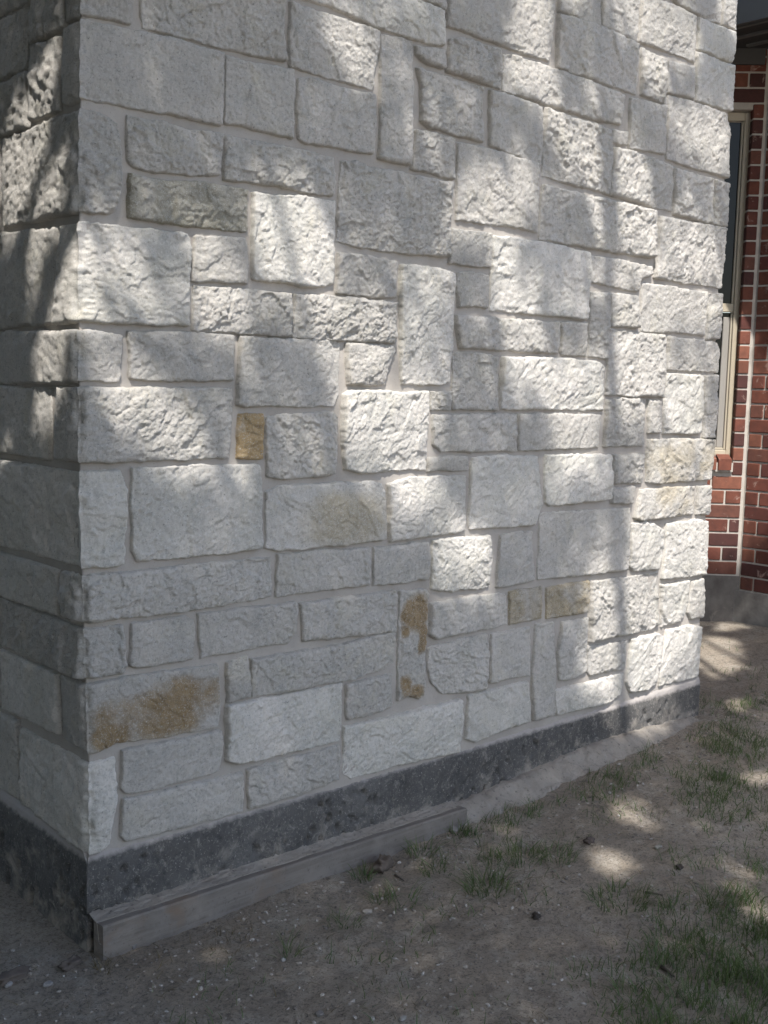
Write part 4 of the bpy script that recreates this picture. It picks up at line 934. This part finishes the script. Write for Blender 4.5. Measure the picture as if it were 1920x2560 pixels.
for a in [('dirt_clod', 0.908, -0.126, 0.042, 0.022, 0.024, (0.12, 0.098, 0.08), 'dark brown lump of earth against the foot of the board', 'clod', 1, 0.5, 0.5, None), ('seed_ball', 1.01, -0.649, 0.01, 0.01, 0.009, (0.06, 0.052, 0.045), 'dark spiky seed ball lying alone on the lower dirt', 'seed ball', 2, 0, 0.6, None), ('seed_ball', 1.565, -0.736, 0.009, 0.009, 0.008, (0.06, 0.052, 0.045), 'dark seed ball on the dirt right of the rounded sun spot', 'seed ball', 3, 0, 0.6, None), ('stone_chip', 0.401, -0.765, 0.012750000000000001, 0.006749999999999999, 0.0042, (0.31679999999999997, 0.3024, 0.2736), 'pale flat stone chip at the bottom edge, left of a green leaf', 'stone', 4, 0.2, 0.25, None), ('stone_chip', 0.346, -0.722, 0.0075, 0.00525, 0.0042, (0.34559999999999996, 0.3312, 0.3024), 'small pale stone at the bottom edge left of the flat chip', 'stone', 5, 0.9, 0.25, None), ('stone_chip', 0.268, -0.622, 0.0105, 0.009000000000000001, 0.0049, (0.1872, 0.17279999999999998, 0.15839999999999999), 'rounded grey stone at the bottom left of the open dirt', 'stone', 6, 0.1, 0.25, None), ('stone_chip', 0.343, -0.38, 0.006749999999999999, 0.006, 0.0056, (0.36, 0.34559999999999996, 0.324), 'white pebble at the foot of the lowest left grass tuft', 'stone', 7, 0, 0.25, None), ('stone_chip', 1.314, 0.063, 0.0105, 0.0075, 0.006999999999999999, (0.34559999999999996, 0.324, 0.3024), 'chip of pale mortar on the board near its right end', 'stone', 8, 0, 0.25, None), ('stone_chip', 1.269, -0.078, 0.0225, 0.013499999999999998, 0.0098, (0.2736, 0.2592, 0.2376), 'pale stone beside the grass just past the board end', 'stone', 9, 0.4, 0.25, None), ('stone_chip', -0.152, -0.086, 0.012, 0.009000000000000001, 0.006299999999999999, (0.288, 0.2736, 0.2592), 'pale stone in the dirt below the wall corner', 'stone', 10, 0.4, 0.25, None), ('stone_chip', -0.224, -0.023, 0.01125, 0.006749999999999999, 0.0056, (0.31679999999999997, 0.3024, 0.288), 'pale stone near the left edge of the ground', 'stone', 11, 0.4, 0.25, None), ('stone_chip', 0.096, -0.066, 0.012, 0.0075, 0.0084, (0.15839999999999999, 0.1512, 0.144), 'grey stone leaning at the front of the board left end', 'stone', 12, 0.4, 0.25, None), ('dirt_clod', -0.067, -0.037, 0.03, 0.014, 0.012, (0.12, 0.1, 0.085), 'dark clod of earth left of the board end', 'clod', 13, 0.3, 0.5, None), ('dirt_clod', -0.205, -0.002, 0.045, 0.02, 0.013, (0.12, 0.1, 0.085), 'dark flat clod of earth near the left edge', 'clod', 14, 0.1, 0.5, None), ('dirt_clod', 1.503, -0.444, 0.02, 0.013, 0.01, (0.1, 0.08, 0.07), 'brown clod among the grass left of the upper sun spot', 'clod', 15, 0.1, 0.5, None), ('stone_chip', 1.636, -0.611, 0.0165, 0.0075, 0.0056, (0.3312, 0.3096, 0.2736), 'pale flat stone chip right of the rounded sun spot', 'stone', 16, 0.1, 0.25, None)]: lump(*a)

def stick(name, pts, rad, mat, lab, cat):
    v = []; f = []
    for i, (x, y, dz) in enumerate(pts):
        z = float(ground_z(x, y))+dz
        t = i/(len(pts)-1); rr = rad*(1-.6*t)
        a = np.array(pts[max(0, i-1)])[:2]; b = np.array(pts[min(len(pts)-1, i+1)])[:2]
        d = (b-a)/np.linalg.norm(b-a); nx, ny = -d[1], d[0]
        for k in range(6):
            an = k*math.pi/3
            v.append((x+nx*rr*math.cos(an), y+ny*rr*math.cos(an), z+rr*math.sin(an)))
    for i in range(len(pts)-1):
        for k in range(6): f.append((i*6+k, i*6+(k+1) % 6, (i+1)*6+(k+1) % 6, (i+1)*6+k))
    f.append(tuple(range(6))[::-1]); f.append(tuple((len(pts)-1)*6+k for k in range(6)))
    tag(mesh_obj(name, np.array(v), f, mat), lab, cat)
for a in [('dry_stem', [(1.259, -1.127, 0.03), (1.238, -1.159, 0.035), (1.223, -1.19, 0.03), (1.201, -1.219, 0.02)], 0.0022, 1, 'pale dry grass stem lying on the dark lawn at the lower right', 'stem'), ('twig', [(0.901, -0.189, 0.004), (0.897, -0.213, 0.006), (0.894, -0.237, 0.004)], 0.004, 0, 'short dark twig on the dirt right of the brown clod', 'twig'), ('twig', [(1.358, -0.759, 0.005), (1.367, -0.779, 0.006), (1.385, -0.801, 0.004)], 0.004, 0, 'dark twig right of the spreading grass tuft', 'twig'), ('twig', [(1.048, -1.03, 0.006), (1.041, -1.053, 0.008), (1.034, -1.076, 0.006)], 0.006, 0, 'thick dark twig at the edge of the shaded lawn', 'twig')]: stick(a[0], a[1], a[2], M_DRY if a[3] else M_BARK, a[4], a[5])

# ------------------------------------------------------------------ leaf screen added out of view on the left to block sky light
def sky_blocker():
    r = np.random.default_rng(41); n = 120000
    x = -2.3+r.normal(0, .2, n); y = r.uniform(-5.5, 5.6, n); z = 5.2*r.uniform(0, 1, n)**.85
    x = x+.25*fbm(y*1.1, z*1.1, 2)
    P = np.stack([x, y, z], -1)
    ln = r.uniform(.05, .10, n); wd = ln*r.uniform(.45, .6, n)
    nb = r.normal(0, 1, (n, 3))+np.array([.8, 0, .3]); nb /= np.linalg.norm(nb, axis=1)[:, None]
    a = r.normal(0, 1, (n, 3)); a -= (a*nb).sum(1)[:, None]*nb; a /= np.linalg.norm(a, axis=1)[:, None]
    b = np.cross(nb, a)
    V = np.stack([P-a*ln[:, None]/2, P+b*wd[:, None]/2, P+a*ln[:, None]/2, P-b*wd[:, None]/2], 1)
    F = (np.array([[0, 1, 2], [0, 2, 3]])[None]+np.arange(n)[:, None, None]*4).reshape(-1, 3)
    return V.reshape(-1, 3), F
hv, hf = sky_blocker()
tag(mesh_obj('sky_blocker', hv, hf, M_BLOCKER), 'tall dense dark green leaf screen added out of view to darken the left wall face', 'sky_blocker')

# ------------------------------------------------------------------ tree that throws the dappled shade
LIT = json.loads('''{"p0":-0.3383812264220859,"q0":-0.3814766898793561,"C":0.035,"rows":["..000000000000000000000000000000000000000000000000000000000000...........................00000000000.",".0000000000000000000000000000000000000000000000000000000000000...........................00000000000.",".00000000000000000000000000000000000000000000000000000000000000..........................000000000...",".00000000000000000000000000000000000000000000000000000000000000......................................","0000000000000000000000000000000000000000000000000000000000000000.....................................","0000000000000000000000000000000000000000000000000000000000000000.....................................","00000000000000000000000000000000000000000000000000000000000000000....................................","00000000000000000000000000000000000000000000000000000000000000000....................................","000000000000000000000000000000000000000000000000000000000000000026..................................0","000000000000000000000000000000000000000000000000000000000021000266..................................0","0000000000000000000000000000000000000000000000000000000000000036666.................................0","0000000000000000000000000000000000000000000000000000000000000366667................................00","00000000000000000000000000000000000000000000000000000000000036666740...............................00","00000000000000000000000000000000000000000000000000000000000026667400...............................00","000000000000000000000000000000000000000000000000000000000000036740000..............................00","000000000000000000000000000000000000000000000000000000000000001300000..............................00","0000000000000000000000000000000000000000000000000000000000000284000000............................000","0000000000000000000000000000000000000000000200000000100000000075000000............................000","00000000000000000000000000000000000000000004200000016000000000470000000...........................000","00000000000000000000000000000000000000000001000000058400000013220000000...........................000","000000000000000000000000000000000000000000000000000487100000254000000000..........................000","000000000000000000000000000000000000000000000000000078200000000000000000..........................000","0000000000000000000000000000000000000000000000000000100000000000000000000.........................000","0000000000000000000000000000000000000000000000000000000000000000000000000.........................000","00000000000000000000000000000000000000000000000000000000000000000000000000........................000","00000000000000000000000000000000000000000000000000000000021000000000000000........................000","000000000000000000000000000000000000000000000000000000000662000000000000000.......................000","000000000000000000000000000000000000000000000000000000003994000000000000000.......................000","0000000000000000000000000000000000000000000000000000000079910000000000000000......................000","0000000000000000000000000000000000000000000000000000000089700000000000000000......................000","00000000000000000000000000000000000000000000000000000000596000000000000000000.....................000","00000000001211112211000000000000000000000000000000000000000000000000000000001.....................000","000000000134311313411111111111111000000000000000000000000000000000000000000110....................000","000000030123697342242111111111111111100000000000000000000000000000000000001101....................000","0000002332336998543232111111111111111110000000000000000000000000000000024220224...................000","0000003581333453433442111111111111111111100000000000000000000000000000036404343...................000","0200004983433333333332011111111111111111110000000000000000000000000000007673433...................000","04000057224443333333322101111111111111111111000000000000000000000000000000042320..................000","020000110034443333333333211111111111111111111100000000000000000000000000000011000.................000","000000000023444333333333333211111111112111111110000000000000000000000000000000000.................000","0000002200133344464333333333322112111123111111111000000000010000000000000000000000................000","0000017300123333377533333333333336311112321111111110000000013100000000000000000000................000","0000044200112333346763333333336335641578742111111111011000002320000000000000000000................000","00000041001112333345643333334854645642688852111111110053000013331000000000000000000...............000","000003200011122233344333433458688855531378841111111000155335333331000000000000000000...............00","000052001211112223333553675446888887444214831111111001124655885333000000000000000000...............00","0005863011111112222336765785597688884321112211111111112399998887532000000000000000000..............00","0005866000011111121237887567469848884332112111111122222389999988874100000000000000000..............00","00075530000011111111158887644557535843332112111111122222889999998874100000000000000000.............00","00350100000000111111113788743344433333332211211111222232997799999888400000000000000000.............00","005000000000000111111111478533344343333322211121222222239995389999778300000000000000000............00","000000000000000011111111112333333344443332322212223322227998345999744300000000000000000............00","000000000000000001111111111233333344443333222222122233322499655469867410000000000000000............00","0000000000000000000111111111123333444433333222112243233322279887547688720000002310000000...........00","0000000000.00000000011111321111333344433333222122244432332224888886588885000006651000000...........00","000000000....0000000011112322111233334323332432112334432232225888899778871100016640000000..........00","000000000.....0000000001112232111133333113324775327633443222258888999867741000056620000000.........00","00000000.......000000000111123221101333111233367765775344322258888989997611000006400000000.........00","0000000.........000000000156422232110254114533447775587434222588888878999120000000000000000........00","000000............0000001136763233221024525885553577757823332488888888799530000000000000000........00","000000.............0000011015752332431285568787441367766233333688888888674400000000000000000.......00","....................000110102552331234138756514631225777444323347888888884320000000000000000.........","......................11000102433313331127863111342223674344432556788888833200000000000000000........",".......................0001012144213332111686211124423242853443566568888844300000000000000000........","........................0001112024212333211476411124433327974434566547888444000000000000000000.......",".........................001110101441123311157641111332338999626635655578555000000000000000000.......","...........................11000010231122111576321123356469999866154665467552000008300000000000......","............................0000101001111111136342111355776899997587456552543000008840000000000......",".............................0000000001111111111232111145587689996888645554430000088840000000000.....","...............................00000000111143111322211533548747993688873534440023088886100000000.....","................................00000000111686226665333852536566831478833434303548888888000000000....",".................................00000000012688566666568873456666413568233333.6688888888200000000....","..................................0000000002757864666665788636566642464333333.78888888884000000000...","...................................000000003776682266666668875665666335433334.88888888887100000000...",".....................................0000024577721113666786688446466652464444..88888888884000000000..","......................................000135657731114336688767534645666425444...8888888888000000000..",".......................................01255553631112452147886345466456663444...88888888883000000000.",".........................................555434313111135421476114555744664544...88888888884000000000.","..........................................54333135521111431123111345576256444....88888888880000000000","...........................................3321355465211111111111233556722444.....8888888885000000000","0............................................13554406521111111111333345575344.....8888888888200000000","0.............................................5543034355211231111233333562434.....8888888888300000000","00.............................................430233446641386314322333345333......888888888400000000","00..............................................01234454665488825555333332333......888888880000000000","000...............................................344545366667823555543333233.......88888000000000000","000................................................44443555787521245555432223.......88882000000000000","000.................................................4434555478862113557762333.......88830000000000000","000..................................................344554414888411146773333........8300002555000000","011....................................................5543120168862111474332.........000000555555000","222.....................................................431101214883111131222.........000000255555001","322......................................................11011121162111111111.........000000055555014","322.......................................................0011111111111111111..........00000023445233","111.........................................................11111101111111111..........00000002333330","011..........................................................1111011111111111...........0000000000300","011...........................................................110011112831222............000000000000","111............................................................00111134784322............100000000000","222..............................................................111346763222............111000000013","444...............................................................13456630212............222222111344","555................................................................4556300011............333344444446","777..................................................................63000001............445444444467","888...................................................................0000000............566666554689","999......................................................................................666666666899","999......................................................................................666777788999","999......................................................................................666699999999","999......................................................................................666699999999","999......................................................................................666599999999","99.......................................................................................666699999999","99.......................................................................................666799999999","99.......................................................................................666599999999","99.......................................................................................667799999999","99.......................................................................................777899999999","88.......................................................................................777699999999","76.......................................................................................777799999997","44.......................................................................................777999999834","22.......................................................................................667699999201","11.......................................................................................555799887000","00.......................................................................................444277776000","00.......................................................................................332277777000","00.......................................................................................323377776000","00.......................................................................................333377776000","0........................................................................................333277775000","0........................................................................................333377774000","1........................................................................................444477775001","1........................................................................................445577775111","1........................................................................................444677765211","1........................................................................................323116655211","1........................................................................................111006455011","1........................................................................................100008455000","0........................................................................................000007654000","0........................................................................................000007754000","0........................................................................................000008896000","0........................................................................................000007996000","0........................................................................................000005595300","0........................................................................................000000551220","0........................................................................................000000000111",".........................................................................................000000000001",".........................................................................................000000000000",".........................................................................................000000000000",".........................................................................................000000000000",".........................................................................................000000000000",".........................................................................................000000000000",".........................................................................................000000000000",".........................................................................................000000000000",".........................................................................................000000000000",".................................000000000000000000000000000.............................000000000000","................000000000000000000000000000000000000000000000............................000000000000","..00000000000000000000000000000000000000000000000000000000000............................00000000000."]}''')
E1 = np.array([.8, -.6, 0]); SV = np.array(SVEC); E2 = np.cross(SV, E1)
def canopy():
    r = np.random.default_rng(21)
    rows = LIT['rows']; Cc = LIT['C']; ny, nx = len(rows), len(rows[0])
    L = np.array([[(-1 if ch == '.' else int(ch)) for ch in row] for row in rows])
    pad = 22
    A = np.full((ny+2*pad, nx+2*pad), -1); A[pad:-pad, pad:-pad] = L
    jj, ii = np.meshgrid(np.arange(A.shape[1]), np.arange(A.shape[0]))
    dap = np.clip(3.6*fbm(jj*.09+3, ii*.09+8, 3)*2-.8, 0, 8)       # ordinary dapple where the crown runs on
    dap = np.where(jj < pad+10, 0, dap)
    A = np.where(A < 0, dap, A).astype(float)
    cov = (1-A/9.0)
    # narrow streaks on the return face: kept open a cell wider
    ed = int(.10/Cc-LIT['p0']/Cc)+pad
    A[:, :ed] = np.maximum(A[:, :ed], np.maximum(np.roll(A, 1, 1), np.roll(A, -1, 1))[:, :ed])
    mx = A.copy()
    for dy in (-1, 0, 1):
        for dx in (-1, 0, 1): mx = np.maximum(mx, np.roll(np.roll(A, dy, 0), dx, 1))
    A = np.where(mx >= 7, .68*A+.32*mx, A)
    cov = np.interp(A, [0, 1, 2, 3, 4, 5, 6, 7, 9], [1.1, 1.05, .82, .52, .27, .08, .0, 0, 0])
    n = 250000
    # stratified leaves over the crown, kept where it is closed
    w = (cov*(1+.7*((jj < ed) & (A <= 1)))).ravel()**1.35
    idx = r.choice(w.size, n, p=w/w.sum())
    pi = idx % A.shape[1]; qi = idx//A.shape[1]
    p = LIT['p0']+(pi-pad+r.uniform(0, 1, n))*Cc; q = LIT['q0']+(qi-pad+r.uniform(0, 1, n))*Cc
    base = p[:, None]*E1+q[:, None]*E2
    zl = np.where(r.uniform(0, 1, n) < .62, 5.4+1.5*r.beta(1.6, 1.6, n), 7.2+1.8*r.beta(1.6, 1.6, n))+.35*fbm(p*1.7, q*1.7, 2)
    zl = np.where(p < .06, 4.6+.8*r.uniform(0, 1, n), zl)
    t = (zl-base[:, 2])/SV[2]
    P = base+t[:, None]*SV
    # leaf cards: pointed ovals, two halves folded a little along the midrib
    ln = r.uniform(.050, .078, n); wd = ln*r.uniform(.42, .58, n)
    a = r.normal(0, 1, (n, 3)); a /= np.linalg.norm(a, axis=1)[:, None]
    nb = r.normal(0, .55, (n, 3))+np.array([0, 0, 1.0]); nb /= np.linalg.norm(nb, axis=1)[:, None]
    a -= (a*nb).sum(1)[:, None]*nb; a /= np.linalg.norm(a, axis=1)[:, None]
    b = np.cross(nb, a)
    V = np.stack([P-a*ln[:, None]/2, P+b*wd[:, None]/2-a*ln[:, None]*.08+nb*wd[:, None]*.1, P+a*ln[:, None]/2, P-b*wd[:, None]/2-a*ln[:, None]*.08+nb*wd[:, None]*.1], 1)
    F = (np.array([[0, 1, 2], [0, 2, 3]])[None]+np.arange(n)[:, None, None]*4).reshape(-1, 3)
    return V.reshape(-1, 3), F, P, A
cv, cf, LP, CA = canopy()
TREE = empty('shade_tree', (-1.9, -7.4, 0))
tag(TREE, 'tall leafy shade tree standing behind the camera, its crown shading the stone wall', 'tree')
def tube(v, f, pts, rads, k=8):
    pts = np.asarray(pts, float)
    n0 = sum(len(a) for a in v)
    for i, p in enumerate(pts):
        d = pts[min(i+1, len(pts)-1)]-pts[max(i-1, 0)]; d /= np.linalg.norm(d)
        s = np.cross(d, (0.3, .9, .1)); s /= np.linalg.norm(s); t = np.cross(d, s)
        an = np.arange(k)*2*np.pi/k
        v.append(p+rads[i]*(np.cos(an)[:, None]*s+np.sin(an)[:, None]*t))
    for i in range(len(pts)-1):
        for j in range(k): f.append((n0+i*k+j, n0+i*k+(j+1) % k, n0+(i+1)*k+(j+1) % k, n0+(i+1)*k+j))
tv, tf = [], []
tube(tv, tf, [(-1.9, -7.4, -.1), (-1.92, -7.36, .5), (-1.85, -7.25, 2.0), (-1.7, -7.05, 3.6), (-1.55, -6.8, 4.6)], [.30, .23, .20, .17, .14], 12)
r_ = np.random.default_rng(5)
hub = np.array([-1.6, -6.9, 4.3])
dark = LP[(LP[:, 2] > 5.6) & (LP[:, 2] < 8)]
for i in range(9):
    e = dark[r_.integers(len(dark))]
    m1 = hub*.66+e*.34+np.array([0, 0, .35]); m2 = hub*.33+e*.67+np.array([0, 0, .25])
    tube(tv, tf, [hub, m1+r_.normal(0, .08, 3), m2+r_.normal(0, .08, 3), e], [.075, .05, .03, .012])
    for k in range(4):
        st = m2 if k % 2 else (m1+m2)/2
        nearest = dark[r_.integers(len(dark), size=60)]
        e2 = nearest[np.argmin(np.linalg.norm(nearest-st-np.array([.0, .5, .2]), axis=1))]
        tube(tv, tf, [st, (st+e2)/2+r_.normal(0, .06, 3), e2], [.018, .011, .005], 6)
o = mesh_obj('trunk', np.concatenate(tv), tf, M_BARK); o.parent = TREE; o.matrix_parent_inverse = Matrix.Translation((1.9, 7.4, 0))
def outer():
    """unseen coarse leaf sprays added on the left to darken the return face"""
    r = np.random.default_rng(31); n = 80000
    x = r.uniform(-11, 1.8, n); y = r.uniform(-12, 6, n)
    k0 = (x < -.9-.25*np.clip(y+2, -20, 20)*(y < -2)*-1) & ((y > -3.5) | (x < -4))
    x, y = x[k0], y[k0]; n = len(x)
    z = 5.0+2.0*r.uniform(0, 1, n)+.6*fbm(x*.4, y*.4, 2)
    base = np.stack([x, y, z], -1)
    p = base@E1; q = base@E2
    Cc = LIT['C']; pad = 21*Cc
    inn = (p > LIT['p0']-pad) & (p < LIT['p0']+len(LIT['rows'][0])*Cc+pad) & (q > LIT['q0']-pad) & (q < LIT['q0']+len(LIT['rows'])*Cc+pad)
    gap = fbm(x*.9+5, y*.9, 3) > .22
    k = ~inn & ~gap; P = base[k]; n = len(P)
    ln = r.uniform(.10, .20, n); wd = ln*r.uniform(.45, .6, n)
    nb = r.normal(0, .5, (n, 3))+np.array([0, 0, 1.0]); nb /= np.linalg.norm(nb, axis=1)[:, None]
    a = r.normal(0, 1, (n, 3)); a -= (a*nb).sum(1)[:, None]*nb; a /= np.linalg.norm(a, axis=1)[:, None]
    b = np.cross(nb, a)
    V = np.stack([P-a*ln[:, None]/2, P+b*wd[:, None]/2, P+a*ln[:, None]/2, P-b*wd[:, None]/2], 1)
    F = (np.array([[0, 1, 2], [0, 2, 3]])[None]+np.arange(n)[:, None, None]*4).reshape(-1, 3)
    return V.reshape(-1, 3), F
cv, cf = join([(cv, cf), outer()])
o = mesh_obj('crown', cv, cf, M_LEAF); o.parent = TREE; o.matrix_parent_inverse = Matrix.Translation((1.9, 7.4, 0))
